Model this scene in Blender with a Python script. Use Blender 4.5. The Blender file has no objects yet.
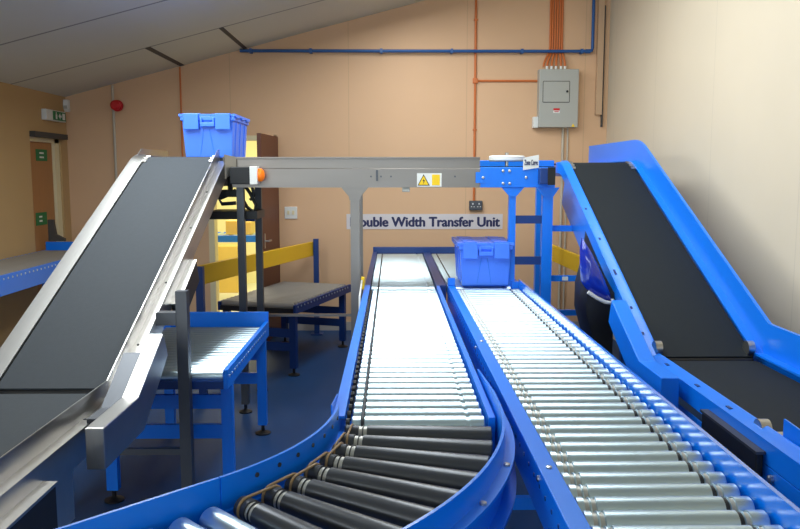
import bpy, math, random
from mathutils import Vector, Matrix, Euler
random.seed(7)
PI = math.pi
C = bpy.context.scene.collection
SC = bpy.context.scene

# ------------------------------------------------------------------ camera
F = 778.0
CAMZ = 1.63
PITCH = math.atan(90.5 / F)
YAW = -0.0102
cd = bpy.data.cameras.new('camera')
cam = bpy.data.objects.new('camera', cd)
C.objects.link(cam)
cam.location = (0, 0, CAMZ)
cam.rotation_euler = (PI / 2 - PITCH, 0, YAW)
cd.sensor_width = 36.0
cd.lens = 36.0 * F / 800.0
cd.clip_start = 0.02
SC.camera = cam
RM = Euler((PI / 2 - PITCH, 0, YAW)).to_matrix()


def ray(x, y):
    return RM @ Vector(((x - 400.0) / F, -(y - 264.5) / F, -1.0))


def atY(x, y, Y):
    d = ray(x, y)
    return Vector((d.x * Y / d.y, Y, CAMZ + d.z * Y / d.y))


def atZ(x, y, Z):
    d = ray(x, y)
    t = (Z - CAMZ) / d.z
    return Vector((d.x * t, d.y * t, Z))


def atX(x, y, X):
    d = ray(x, y)
    t = X / d.x
    return Vector((X, d.y * t, CAMZ + d.z * t))


# ------------------------------------------------------------------ materials
def lin(c):
    return tuple(((v / 255.0) / 12.92 if v / 255.0 <= 0.04045 else ((v / 255.0 + 0.055) / 1.055) ** 2.4) for v in c)


def mat(name, rgb, rough=0.5, metal=0.0, noise=0.0, nscale=8.0, bump=0.0, bscale=60.0, spec=0.5, coat=0.0,
        emit=None, estr=0.0, alpha=1.0, stretch=None):
    m = bpy.data.materials.new(name)
    m.use_nodes = True
    nt = m.node_tree
    b = nt.nodes['Principled BSDF']
    col = lin(rgb) + (1.0,)
    b.inputs['Base Color'].default_value = col
    b.inputs['Roughness'].default_value = rough
    b.inputs['Metallic'].default_value = metal
    b.inputs['Specular IOR Level'].default_value = spec
    b.inputs['Coat Weight'].default_value = coat
    b.inputs['Coat Roughness'].default_value = 0.12
    tc = nt.nodes.new('ShaderNodeTexCoord')
    mp = nt.nodes.new('ShaderNodeMapping')
    if stretch:
        mp.inputs['Scale'].default_value = stretch
    nt.links.new(tc.outputs['Object'], mp.inputs['Vector'])
    if noise > 0:
        n = nt.nodes.new('ShaderNodeTexNoise')
        n.inputs['Scale'].default_value = nscale
        n.inputs['Detail'].default_value = 4
        nt.links.new(mp.outputs['Vector'], n.inputs['Vector'])
        r = nt.nodes.new('ShaderNodeMapRange')
        r.inputs['To Min'].default_value = 1.0 - noise
        r.inputs['To Max'].default_value = 1.0 + noise
        nt.links.new(n.outputs['Fac'], r.inputs['Value'])
        mx = nt.nodes.new('ShaderNodeVectorMath')
        mx.operation = 'SCALE'
        mx.inputs[0].default_value = col[:3]
        nt.links.new(r.outputs['Result'], mx.inputs['Scale'])
        nt.links.new(mx.outputs['Vector'], b.inputs['Base Color'])
    if bump > 0:
        n2 = nt.nodes.new('ShaderNodeTexNoise')
        n2.inputs['Scale'].default_value = bscale
        nt.links.new(mp.outputs['Vector'], n2.inputs['Vector'])
        bp = nt.nodes.new('ShaderNodeBump')
        bp.inputs['Strength'].default_value = bump
        bp.inputs['Distance'].default_value = 0.01
        nt.links.new(n2.outputs['Fac'], bp.inputs['Height'])
        nt.links.new(bp.outputs['Normal'], b.inputs['Normal'])
    if emit:
        b.inputs['Emission Color'].default_value = lin(emit) + (1.0,)
        b.inputs['Emission Strength'].default_value = estr
    if alpha < 1:
        b.inputs['Alpha'].default_value = alpha
    return m


def seam_mat(name, rgb, axis_seams, rough=0.7, dark=0.45, noise=0.05):
    """Board material: plain paint with narrow dark joints at every listed (axis, spacing, offset, halfwidth)."""
    m = mat(name, rgb, rough, noise=noise, nscale=1.5)
    nt = m.node_tree
    b = nt.nodes['Principled BSDF']
    src = b.inputs['Base Color'].links[0].from_socket
    geo = nt.nodes.new('ShaderNodeNewGeometry')
    sep = nt.nodes.new('ShaderNodeSeparateXYZ')
    nt.links.new(geo.outputs['Position'], sep.inputs[0])
    fac = None
    for ax, sp, off, hw in axis_seams:
        a = nt.nodes.new('ShaderNodeMath'); a.operation = 'SUBTRACT'
        nt.links.new(sep.outputs[ax], a.inputs[0]); a.inputs[1].default_value = off
        p = nt.nodes.new('ShaderNodeMath'); p.operation = 'PINGPONG'
        nt.links.new(a.outputs[0], p.inputs[0]); p.inputs[1].default_value = sp / 2.0
        l = nt.nodes.new('ShaderNodeMath'); l.operation = 'LESS_THAN'
        nt.links.new(p.outputs[0], l.inputs[0]); l.inputs[1].default_value = hw
        if fac is None:
            fac = l.outputs[0]
        else:
            mxx = nt.nodes.new('ShaderNodeMath'); mxx.operation = 'MAXIMUM'
            nt.links.new(fac, mxx.inputs[0]); nt.links.new(l.outputs[0], mxx.inputs[1])
            fac = mxx.outputs[0]
    r = nt.nodes.new('ShaderNodeMapRange')
    r.inputs['To Min'].default_value = 1.0
    r.inputs['To Max'].default_value = dark
    nt.links.new(fac, r.inputs['Value'])
    v = nt.nodes.new('ShaderNodeVectorMath'); v.operation = 'SCALE'
    nt.links.new(src, v.inputs[0]); nt.links.new(r.outputs['Result'], v.inputs['Scale'])
    nt.links.new(v.outputs['Vector'], b.inputs['Base Color'])
    return m


# raked ceiling through two points read on the line where it meets the back wall
YW = 8.05
_a = atY(65, 97, YW); _b = atY(240, 50, YW)
XL = _a.x
XR = atY(607, 120, YW).x


def ceil_z(x):
    return _a.z + (_b.z - _a.z) / (_b.x - _a.x) * (x - _a.x)


def at_ceiling(x, y):
    d = ray(x, y); k = (_b.z - _a.z) / (_b.x - _a.x)
    t = (_a.z - k * _a.x - CAMZ) / (d.z - k * d.x)
    return Vector((d.x * t, d.y * t, CAMZ + d.z * t))


SEAM_Y = (at_ceiling(20, 84).y + at_ceiling(200, 31).y) / 2

M = {}
M['blue'] = mat('blue_paint', (0, 120, 236), 0.36, noise=0.04, coat=0.12)
M['rail_gloss'] = mat('glossy_rail_paint', (0, 120, 236), 0.18, coat=1.0)
M['navy_shade'] = mat('navy_shaded_paint', (8, 52, 118), 0.4, noise=0.05)  # blue paint under less light, shade put into the colour; also navy posts
M['steel'] = mat('stainless_steel', (190, 187, 182), 0.30, 1.0, noise=0.08, nscale=14, stretch=(6, 1, 1))
M['beam_steel'] = mat('brushed_beam_steel', (146, 139, 132), 0.42, 1.0, noise=0.12, nscale=3, stretch=(.6, 3, 3))
M['dull_roller'] = mat('dull_grey_roller', (150, 145, 138), 0.5, 0.2, noise=0.06)
M['ring_dark'] = mat('dark_ring', (48, 50, 54), 0.4, 0.3)
M['ring_light'] = mat('pale_ring', (190, 188, 180), 0.35, 0.3)
M['band_clear'] = mat('clear_drive_band', (196, 186, 166), 0.35)
M['steel_post'] = mat('dull_steel', (96, 98, 102), 0.45, 0.9, noise=0.08)
M['zinc'] = mat('zinc_plated_roller', (206, 226, 236), 0.34, 1.0, noise=0.03, nscale=6, stretch=(1, 12, 12))
M['dark_roller'] = mat('dim_sleeve_roller', (70, 72, 76), 0.32, 0.45, noise=0.10, nscale=10)  # sleeve grey, with the curve's dimmer reflections put into the colour
M['groove'] = mat('axle_end', (70, 72, 76), 0.4, 0.8)
M['band'] = mat('drive_band', (150, 122, 84), 0.5)
M['band_dark'] = mat('drive_band_dark', (58, 60, 66), 0.5)
M['belt_grey'] = mat('grey_belt', (66, 70, 74), 0.75, spec=0.2, noise=0.08, nscale=40, bump=0.12, bscale=300)
M['belt_black'] = mat('black_belt', (29, 34, 38), 0.75, spec=0.2, noise=0.10, nscale=40, bump=0.12, bscale=300)
M['black'] = mat('black_plastic', (17, 17, 19), 0.45, noise=0.1)
M['tote'] = mat('blue_tote_plastic', (70, 132, 255), 0.38, noise=0.03)
M['gloss_blue'] = mat('glossy_blue', (22, 48, 170), 0.10, coat=0.8)
M['floor'] = mat('blue_floor', (6, 64, 116), 0.55, noise=0.12, nscale=5, bump=0.05, bscale=120)
M['annex_floor'] = mat('pale_floor', (222, 222, 190), 0.5, noise=0.05)
M['red_strip'] = mat('red_threshold', (170, 70, 60), 0.6)
M['wall'] = seam_mat('tan_wall', (220, 179, 140), [('X', 1.2, 1.96, 0.004)], dark=0.86)
M['wall_right'] = seam_mat('beige_wall', (214, 199, 174), [('Y', 1.2, 0.6, 0.004)], dark=0.9)
M['wall_left'] = mat('ochre_wall', (188, 154, 106), 0.75, noise=0.05, nscale=1.5)
M['ceiling'] = seam_mat('grey_ceiling_board', (212, 210, 194), [('Y', 1.22, SEAM_Y, 0.014)], dark=0.4)
M['seam'] = mat('ceiling_seam', (70, 66, 62), 0.7)
M['white'] = mat('white_plastic', (226, 226, 220), 0.45)
M['cream'] = mat('cream_paint', (228, 214, 172), 0.5)
M['brown'] = mat('brown_door', (96, 46, 24), 0.45, noise=0.2, nscale=5, stretch=(8, 8, 0.6))
M['door_tan'] = mat('tan_door', (170, 118, 70), 0.5, noise=0.1, nscale=5, stretch=(8, 8, 0.6))
M['orange'] = mat('orange_conduit', (206, 112, 52), 0.5)
M['grey_box'] = mat('grey_enclosure', (172, 172, 164), 0.5)
M['trunk'] = mat('beige_trunking', (196, 162, 128), 0.6)
M['conduit'] = mat('pale_conduit', (196, 186, 168), 0.5)
M['pipe_blue'] = mat('blue_pipe', (30, 84, 146), 0.45)
M['yellow'] = mat('yellow_paint', (232, 184, 22), 0.5)
M['label_yellow'] = mat('label_yellow', (242, 200, 20), 0.5)
M['red'] = mat('red_plastic', (200, 24, 34), 0.4)
M['green'] = mat('green_sign', (16, 116, 62), 0.5)
M['ink'] = mat('navy_ink', (34, 38, 84), 0.6)
M['film'] = mat('clear_sign_film', (214, 206, 206), 0.35, noise=0.05)
M['amber'] = mat('amber_lens', (240, 120, 20), 0.3, emit=(240, 120, 20), estr=0.3)
M['carton'] = mat('yellow_carton', (222, 190, 96), 0.7, noise=0.06)
M['annex_wall'] = mat('pale_yellow_wall', (240, 234, 180), 0.7)
M['base'] = mat('pale_skirting', (176, 168, 160), 0.6)

# ------------------------------------------------------------------ mesh builder
WORLD = {}


class MB:
    def __init__(self):
        self.v = []; self.f = []

    def add(self, vs, fs):
        n = len(self.v)
        self.v += [Vector(p) for p in vs]
        self.f += [tuple(i + n for i in q) for q in fs]
        return self

    def box(self, x0, x1, y0, y1, z0, z1):
        x0, x1 = min(x0, x1), max(x0, x1); y0, y1 = min(y0, y1), max(y0, y1); z0, z1 = min(z0, z1), max(z0, z1)
        return self.add([(x0, y0, z0), (x1, y0, z0), (x1, y1, z0), (x0, y1, z0), (x0, y0, z1), (x1, y0, z1), (x1, y1, z1), (x0, y1, z1)],
                        [(0, 3, 2, 1), (4, 5, 6, 7), (0, 1, 5, 4), (1, 2, 6, 5), (2, 3, 7, 6), (3, 0, 4, 7)])

    def bar(self, p0, p1, w, h, up=(0, 0, 1)):
        p0 = Vector(p0); p1 = Vector(p1); d = (p1 - p0).normalized()
        s = d.cross(Vector(up))
        if s.length < 1e-4:
            s = Vector((1, 0, 0))
        s.normalize(); u = s.cross(d).normalized()
        vs = []
        for p in (p0, p1):
            for a, b in ((-1, -1), (1, -1), (1, 1), (-1, 1)):
                vs.append(p + s * a * w / 2 + u * b * h / 2)
        return self.add(vs, [(0, 3, 2, 1), (4, 5, 6, 7), (0, 1, 5, 4), (1, 2, 6, 5), (2, 3, 7, 6), (3, 0, 4, 7)])

    def prism(self, poly, axis, a0, a1):
        """poly: 2D points in the other two axes (order: X->(y,z), Y->(x,z), Z->(x,y))."""
        def P(p, a):
            return {'X': (a, p[0], p[1]), 'Y': (p[0], a, p[1]), 'Z': (p[0], p[1], a)}[axis]
        n = len(poly)
        vs = [P(p, a0) for p in poly] + [P(p, a1) for p in poly]
        fs = [tuple(range(n))[::-1], tuple(range(n, 2 * n))]
        fs += [(i, (i + 1) % n, n + (i + 1) % n, n + i) for i in range(n)]
        return self.add(vs, fs)

    def lathe(self, prof, p0, axis, n=20, caps=True):
        """prof: (distance along axis, radius)."""
        p0 = Vector(p0); d = Vector(axis).normalized()
        a = Vector((0, 0, 1)) if abs(d.z) < 0.9 else Vector((1, 0, 0))
        s = d.cross(a).normalized(); u = s.cross(d).normalized()
        vs = []; fs = []
        for t, r in prof:
            for k in range(n):
                an = 2 * PI * k / n
                vs.append(p0 + d * t + (s * math.cos(an) + u * math.sin(an)) * r)
        for i in range(len(prof) - 1):
            for k in range(n):
                k2 = (k + 1) % n
                fs.append((i * n + k, i * n + k2, (i + 1) * n + k2, (i + 1) * n + k))
        if caps:
            fs.append(tuple(range(n))[::-1]); m = (len(prof) - 1) * n
            fs.append(tuple(range(m, m + n)))
        return self.add(vs, fs)

    def cyl(self, p0, p1, r, n=16):
        p0 = Vector(p0); p1 = Vector(p1); L = (p1 - p0).length
        return self.lathe([(0, r), (L, r)], p0, p1 - p0, n)

    def tube(self, pts, r, n=8, closed=False):
        pts = [Vector(p) for p in pts]; m = len(pts); vs = []; fs = []
        ref = None
        for i, p in enumerate(pts):
            a = pts[i - 1] if (i > 0 or closed) else p
            b = pts[(i + 1) % m] if (i < m - 1 or closed) else p
            d = (b - a).normalized()
            if ref is None:
                ref = d.cross(Vector((0, 0, 1)))
                if ref.length < 1e-3:
                    ref = Vector((1, 0, 0))
            s = (ref - d * ref.dot(d)).normalized(); ref = s
            u = d.cross(s)
            for k in range(n):
                an = 2 * PI * k / n
                vs.append(p + (s * math.cos(an) + u * math.sin(an)) * r)
        for i in range(m if closed else m - 1):
            j = (i + 1) % m
            for k in range(n):
                k2 = (k + 1) % n
                fs.append((i * n + k, i * n + k2, j * n + k2, j * n + k))
        if not closed:
            fs.append(tuple(range(n))[::-1]); fs.append(tuple(range((m - 1) * n, m * n)))
        return self.add(vs, fs)

    def sweep(self, prof, path):
        """prof: closed polygon of (x, n); path: (y, z) polyline; n measured square to the path (mitred)."""
        P = [Vector((0, y, z)) for y, z in path]; m = len(P); k = len(prof); vs = []; fs = []
        for i in range(m):
            ns = []
            for a, b in ((i - 1, i), (i, i + 1)):
                if a >= 0 and b < m:
                    d = (P[b] - P[a]).normalized(); ns.append(Vector((0, -d.z, d.y)))
            nn = sum(ns, Vector()).normalized(); sc = 1.0 / nn.dot(ns[0])
            for x, h in prof:
                q = P[i] + nn * h * sc
                vs.append((x, q.y, q.z))
        for i in range(m - 1):
            for j in range(k):
                j2 = (j + 1) % k
                fs.append((i * k + j, i * k + j2, (i + 1) * k + j2, (i + 1) * k + j))
        fs.append(tuple(range(k))[::-1]); fs.append(tuple(range((m - 1) * k, m * k)))
        return self.add(vs, fs)

    def plan_sweep(self, prof, path):
        """prof: closed polygon of (offset to the right of travel, z); path: (x, y) polyline, mitred."""
        P = [Vector((x, y, 0)) for x, y in path]; m = len(P); k = len(prof); vs = []; fs = []
        for i in range(m):
            ns = []
            for a, b in ((i - 1, i), (i, i + 1)):
                if a >= 0 and b < m:
                    d = (P[b] - P[a]).normalized(); ns.append(Vector((d.y, -d.x, 0)))
            nn = sum(ns, Vector()).normalized(); sc = 1.0 / nn.dot(ns[0])
            for o, z in prof:
                q = P[i] + nn * o * sc
                vs.append((q.x, q.y, z))
        for i in range(m - 1):
            for j in range(k):
                j2 = (j + 1) % k
                fs.append((i * k + j, i * k + j2, (i + 1) * k + j2, (i + 1) * k + j))
        fs.append(tuple(range(k))[::-1]); fs.append(tuple(range((m - 1) * k, m * k)))
        return self.add(vs, fs)

    def mesh(self, name, m, off=Vector(), smooth=None):
        me = bpy.data.meshes.new(name)
        me.from_pydata([tuple(p - off) for p in self.v], [], self.f)
        me.materials.append(m)
        import bmesh
        bm = bmesh.new(); bm.from_mesh(me)
        bmesh.ops.recalc_face_normals(bm, faces=bm.faces)
        if smooth:
            for f in bm.faces:
                f.smooth = True
            for e in bm.edges:
                if len(e.link_faces) == 2 and e.calc_face_angle(0) > smooth:
                    e.smooth = False
        bm.to_mesh(me); bm.free()
        return me

    def build(self, name, m, parent=None, smooth=None, bevel=0.0):
        if parent is None:
            xs = [p.x for p in self.v]; ys = [p.y for p in self.v]; zs = [p.z for p in self.v]
            off = Vector(((min(xs) + max(xs)) / 2, (min(ys) + max(ys)) / 2, min(zs)))
        else:
            off = WORLD[parent.name]
        o = bpy.data.objects.new(name, self.mesh(name, m, off, smooth))
        C.objects.link(o)
        if parent is None:
            o.location = off
        else:
            o.parent = parent
        WORLD[o.name] = off
        if bevel:
            b = o.modifiers.new('bevel', 'BEVEL'); b.width = bevel; b.segments = 2; b.limit_method = 'ANGLE'
        return o


def tag(o, label=None, cat=None, group=None, kind=None):
    if label: o['label'] = label
    if cat: o['category'] = cat
    if group: o['group'] = group
    if kind: o['kind'] = kind
    return o


def thing(name, loc, label, cat, group=None):
    o = bpy.data.objects.new(name, None)
    o.empty_display_size = 0.1
    C.objects.link(o); o.location = loc
    WORLD[o.name] = Vector(loc)
    return tag(o, label, cat, group)


def struct(name, mb, m, label, cat, **k):
    return tag(mb.build(name, m, **k), label, cat, kind='structure')


def inst(name, me, parent, world_loc, rotz=0.0):
    """A child sharing mesh data with its siblings."""
    o = bpy.data.objects.new(name, me); C.objects.link(o)
    o.parent = parent; o.location = Vector(world_loc) - WORLD[parent.name]
    o.rotation_euler = (0, 0, rotz)
    WORLD[o.name] = Vector(world_loc)
    return o


def text(name, body, m, parent, center, width, height, normal='Y', bold=0.0, depth=0.001):
    """Flat lettering fitted to width x height; normal '-Y' faces the camera side of a frontal wall, 'X' faces +X."""
    cu = bpy.data.curves.new('t', 'FONT'); cu.body = body; cu.offset = .008 if bold else 0; cu.extrude = 0.0
    to = bpy.data.objects.new('t', cu); C.objects.link(to)
    bpy.context.view_layer.update()
    me0 = to.evaluated_get(bpy.context.evaluated_depsgraph_get()).to_mesh()
    vs = [v.co.copy() for v in me0.vertices]; fs = [tuple(p.vertices) for p in me0.polygons]
    bpy.data.objects.remove(to)
    x0 = min(v.x for v in vs); x1 = max(v.x for v in vs); y0 = min(v.y for v in vs); y1 = max(v.y for v in vs)
    mb = MB(); out = []
    for i, (sa, sb) in enumerate(((0, 0),) if not bold else ((-1, 0), (1, 0), (0, .6), (0, -.6))):
        out = []
        for v in vs:
            a = ((v.x - x0) / (x1 - x0) - .5) * width + sa * bold * height
            b = ((v.y - y0) / (y1 - y0) - .5) * height + sb * bold * height
            c = Vector(center) + Vector((0, -.00005 * i, 0))
            out.append(c + (Vector((a, 0, b)) if normal == '-Y' else Vector((0, a, b))))
        mb.add(out, fs)
    o = mb.build(name, m, parent)
    return o


# ------------------------------------------------------------------ room shell
pDL = atY(209, 230, YW).x      # doorway to the next room
pDR = atY(278.5, 230, YW).x
DT = 2.02
YB = -4.2
struct('floor', MB().box(-4.0, 2.5, YB - .2, YW + .1, -.1, 0), M['floor'], 'dark blue vinyl floor of the conveyor room', 'floor')
ce = MB().prism([(XL - .6, ceil_z(XL - .6)), (XR + .3, ceil_z(XR + .3)), (XR + .3, ceil_z(XR + .3) + .1), (XL - .6, ceil_z(XL - .6) + .1)], 'Y', YB - .2, YW + .2)
struct('ceiling', ce, M['ceiling'], 'raked grey board ceiling rising to the right', 'ceiling')
wb = MB()
top = lambda x: ceil_z(x)
for a, b, z0 in ((XL - .5, pDL, 0), (pDL, pDR, DT), (pDR, XR + .3, 0)):
    wb.prism([(a, z0), (b, z0), (b, top(b)), (a, top(a))], 'Y', YW, YW + .12)
struct('wall_back', wb, M['wall'], 'tan panelled back wall behind the conveyors', 'wall')
struct('wall_right', MB().box(XR, XR + .2, YB, YW, 0, ceil_z(XR)), M['wall_right'], 'plain beige wall on the right', 'wall')
# left wall with a recessed doorway near the back corner and a window nearer the camera
lw = MB()
DXL = XL - .05
RY0, RY1, RZ = atX(33, 200, XL).y, atX(57.5, 180, DXL).y, atX(50, 138, DXL).z
WY0, WY1, WZ0, WZ1 = -3.6, 1.0, 0.95, 2.25
zt = ceil_z(XL)
lw.box(XL - .3, XL, YB, WY0, 0, zt).box(XL - .3, XL, WY1, RY0, 0, zt).box(XL - .3, XL, RY1, YW, 0, zt)
lw.box(XL - .3, XL, RY0, RY1, RZ, zt).box(XL - .3, XL, WY0, WY1, 0, WZ0).box(XL - .3, XL, WY0, WY1, WZ1, zt)
struct('wall_left', lw, M['wall_left'], 'ochre wall on the left with a recessed doorway', 'wall')
wr = MB()
BX0, BX1, BZ0, BZ1 = -2.8, 1.6, 0.9, 2.5
wr.box(XL, BX0, YB - .2, YB, 0, ceil_z(XL)).prism([(BX1, 0), (XR, 0), (XR, top(XR)), (BX1, top(BX1))], 'Y', YB - .2, YB)
wr.prism([(BX0, 0), (BX1, 0), (BX1, BZ0), (BX0, BZ0)], 'Y', YB - .2, YB).prism([(BX0, BZ1), (BX1, BZ1), (BX1, top(BX1)), (BX0, top(BX0))], 'Y', YB - .2, YB)
struct('wall_front', wr, M['wall_right'], 'beige wall behind the viewer with a wide window', 'wall')
# windows out of frame (frames only; daylight comes through them)
wf = MB()
for y in (WY0 + .03, -2.0, -.5, WY1 - .03):
    wf.box(XL - .2, XL - .14, y - .03, y + .03, WZ0, WZ1)
wf.box(XL - .2, XL - .14, WY0, WY1, WZ0, WZ0 + .06).box(XL - .2, XL - .14, WY0, WY1, WZ1 - .06, WZ1)
struct('window_1', wf, M['white'], 'white framed window in the left wall', 'window')
wf = MB()
for x in (BX0 + .03, -1.3, .1, BX1 - .03):
    wf.box(x - .03, x + .03, YB - .14, YB - .08, BZ0, BZ1)
wf.box(BX0, BX1, YB - .14, YB - .08, BZ0, BZ0 + .06).box(BX0, BX1, YB - .14, YB - .08, BZ1 - .06, BZ1)
struct('window_2', wf, M['white'], 'white framed window behind the viewer', 'window')
# skirting
struct('baseboard_back', MB().box(pDR + .04, XR, YW - .015, YW, 0, .09), M['base'], 'pale skirting along the back wall', 'skirting')
# ceiling cross joints
cj = MB()
for px_, w in ((at_ceiling(164, 56).x, .022), (at_ceiling(232, 37).x, .018)):
    cj.prism([(px_ - w, ceil_z(px_ - w) - .004), (px_ + w, ceil_z(px_ + w) - .004), (px_ + w, ceil_z(px_ + w) + .01), (px_ - w, ceil_z(px_ - w) + .01)], 'Y', SEAM_Y, YW)
struct('trim_1', cj, M['seam'], 'dark joints between the last ceiling boards', 'trim')
# corner trunking at the right end of the back wall
tk = atY(600, 100, YW - .05)
tr = MB().box(atY(596, 60, YW).x, atY(602, 60, YW).x, YW - .05, YW, atY(600, 115, YW).z, 3.9)
struct('trim_2', tr, M['trunk'], 'beige boxed trunking beside the right corner', 'trim')
tr = MB().box(atY(602.2, 60, YW).x, atY(603.6, 60, YW).x, YW - .035, YW, atY(600, 127, YW).z, atY(600, 6, YW).z)  # dark strip standing in for the black crack by the trunking
struct('trim_3', tr, M['seam'], 'thin dark strip for the black crack beside the right corner', 'trim')

# next room seen through the doorway
AX0, AX1, AY1 = -4.6, 0.3, 11.6
struct('floor_annex', MB().box(AX0, AX1, YW + .1, AY1, -.1, 0), M['annex_floor'], 'pale floor of the lit room beyond the doorway', 'floor')
struct('wall_annex', MB().box(AX0, AX1, AY1, AY1 + .1, 0, 2.7).box(AX0 - .1, AX0, YW + .12, AY1, 0, 2.7).box(AX1, AX1 + .1, YW + .12, AY1, 0, 2.7),
       M['annex_wall'], 'pale yellow walls of the lit room beyond the doorway', 'wall')
struct('ceiling_annex', MB().box(AX0, AX1, YW + .12, AY1 + .1, 2.7, 2.8), M['white'], 'white ceiling of the room beyond the doorway', 'ceiling')
df = MB().box(pDL, pDL + .06, YW - .015, YW + .13, 0, DT).box(pDR - .03, pDR, YW - .015, YW + .13, 0, DT).box(pDL, pDR, YW - .015, YW + .13, DT - .05, DT)
struct('trim_4', df, M['cream'], 'cream door frame in the back wall', 'door frame')
struct('trim_5', MB().box(pDL + .06, pDR - .03, YW + .0, YW + .12, 0, .012), M['red_strip'], 'red threshold strip in the back doorway', 'threshold')
# brown door leaf, swung open into this room, hinged on the right of the doorway
dl = thing('door', (pDR - .02, YW - .02, .01), 'dark brown door standing open at the back doorway', 'door')
hx, hy = pDR - .005, YW - .025
fx, fy = hx - .05, hy - .74
MB().bar((hx, hy, 1.01), (fx, fy, 1.01), .04, 1.99, up=(0, 0, 1)).build('door_leaf', M['brown'], dl, bevel=.003)
hd = MB(); dd = Vector((fx - hx, fy - hy, 0)).normalized(); nn = Vector((-dd.y, dd.x, 0))
if nn.x < 0: nn = -nn
hp = Vector((hx, hy, 1.0)) + dd * .68
hd.bar(hp + nn * .021 + Vector((0, 0, -.07)), hp + nn * .021 + Vector((0, 0, .07)), .04, .012, up=nn)
hd.cyl(hp + nn * .02, hp + nn * .06, .009).bar(hp + nn * .06, hp + nn * .06 - dd * .11, .016, .016)
hd.build('door_handle', M['steel'], dl)

# left wall recessed door
dx = DXL
ld = struct('door_2', MB().box(dx - .04, dx, RY0 - .15, RY1, 0, RZ), M['door_tan'], 'tan fire door in the recess of the left wall', 'door')
struct('trim_6', MB().box(dx, dx + .03, RY1 - .10, RY1, 0, RZ).box(dx, dx + .03, RY0, RY1, RZ - .05, RZ), M['cream'], 'cream frame of the left fire door', 'door frame')
struct('trim_7', MB().box(XL, XL + .05, RY0, RY1 + .06, RZ - .01, RZ + .04), M['seam'], 'dark head strip over the left doorway', 'trim')
for i, (py, nm) in enumerate(((155, 'upper'), (219, 'lower'))):
    p = atX(35.5, py - 6, dx); q = atX(41.5, py + 6, dx)
    sg = tag(MB().box(dx, dx + .004, p.y, q.y + .12, q.z, p.z).build('door_notice', M['green']),
             'green notice on the tan fire door, the %s of two' % nm, 'sign', 'green notices on the fire door')
    zc_ = (p.z + q.z) / 2; yc_ = (p.y + q.y + .12) / 2
    for k in (-1, 1):
        MB().box(dx + .004, dx + .006, yc_ - .05, yc_ + .04 - .03 * i, zc_ + k * .02 - .008, zc_ + k * .02 + .008).build('mark', M['white'], sg)

# exit sign, detector, bell, conduits
p = atX(41, 111, XL); q = atX(61, 121, XL)
ex = thing('exit_sign', (XL, (p.y + q.y) / 2, 2.16), 'white and green exit sign box above the left doorway', 'sign')
za, zb = atX(51, 121, XL).z, atX(51, 110.5, XL).z
MB().box(XL, XL + .05, p.y, q.y, za, zb).build('housing', M['white'], ex, bevel=.005)
MB().box(XL + .05, XL + .053, p.y + .14, q.y - .01, za + .008, zb - .008).build('face', M['green'], ex)
yc = (p.y + .14 + q.y) / 2
g = MB().box(XL + .053, XL + .0545, yc + .06, yc + .12, za + .02, zb - .02)
g.prism([(yc - .03, (za + zb) / 2), (yc + .01, zb - .02), (yc + .01, za + .02)], 'X', XL + .053, XL + .0545).box(XL + .053, XL + .0545, yc + .01, yc + .04, (za + zb) / 2 - .01, (za + zb) / 2 + .01)
g.cyl((XL + .053, yc - .08, zb - .025), (XL + .0545, yc - .08, zb - .025), .01).box(XL + .053, XL + .0545, yc - .095, yc - .06, za + .018, zb - .036)
g.build('symbol', M['white'], ex)
p = atY(67.5, 106, YW)
dt = thing('motion_detector', (p.x, YW, p.z - .06), 'small white detector box in the left corner under the ceiling', 'detector')
MB().prism([(YW, p.z - .06), (YW - .03, p.z - .06), (YW - .06, p.z - .01), (YW - .05, p.z + .06), (YW, p.z + .06)], 'X', p.x - .027, p.x + .027).build('housing', M['white'], dt, bevel=.005)
MB().box(p.x - .018, p.x + .018, YW - .062, YW - .05, p.z - .03, p.z + .0).build('lens', M['grey_box'], dt)


def conduit(name, m, pts, r, label, cat='conduit'):
    return tag(MB().tube(pts, r, 10).build(name, m, smooth=1.0), label, cat)


a = atY(113, 100, YW - .014).x
conduit('conduit', M['conduit'], [(a, YW - .014, .002), (a, YW - .014, ceil_z(a) - .01)], .013, 'pale vertical conduit carrying the red fire sounder on the back wall')
p = atY(116.5, 105.5, YW - .06)
fb = thing('fire_sounder', (p.x, YW - .03, p.z), 'round red fire alarm sounder high on the back wall', 'alarm')
MB().lathe([(0, .048), (.03, .052), (.04, .045), (.075, .05), (.09, .03)], (p.x, YW - .028, p.z), (0, -1, 0), 24).build('sounder_body', M['red'], fb, smooth=.6)
MB().lathe([(0, .058), (.012, .058)], (p.x, YW - .0265, p.z), (0, -1, 0), 24).build('base_ring', M['red'], fb, smooth=.6)
a = atY(180.5, 90, YW - .01).x
conduit('conduit', M['orange'], [(a, YW - .01, .002), (a, YW - .01, ceil_z(a) - .01)], .009, 'thin orange conduit dropping behind the upper blue tote', 'conduit')
a = atY(475, 100, YW - .012)
zc = atY(475, 81, YW).z
oc = thing('conduit', (a.x, YW - .012, 1.3), 'orange conduit dropping to the grey socket with a branch to the grey cabinet', 'conduit')
MB().tube([(a.x, YW - .012, atY(475, 201, YW).z), (a.x, YW - .012, ceil_z(a.x) - .02)], .012, 10).build('riser', M['orange'], oc, smooth=1.0)
MB().tube([(a.x, YW - .012, zc), (atY(537, 81, YW).x, YW - .012, zc)], .011, 10).build('branch', M['orange'], oc, smooth=1.0)
MB().box(a.x - .025, a.x + .025, YW - .035, YW, zc - .025, zc + .025).build('junction_box', M['orange'], oc, bevel=.004)
for yy in (20, 50, 130, 170):
    zz = atY(475, yy, YW).z
    MB().box(a.x - .02, a.x + .02, YW - .026, YW, zz - .007, zz + .007).build('clip', M['orange'], oc)
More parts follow.
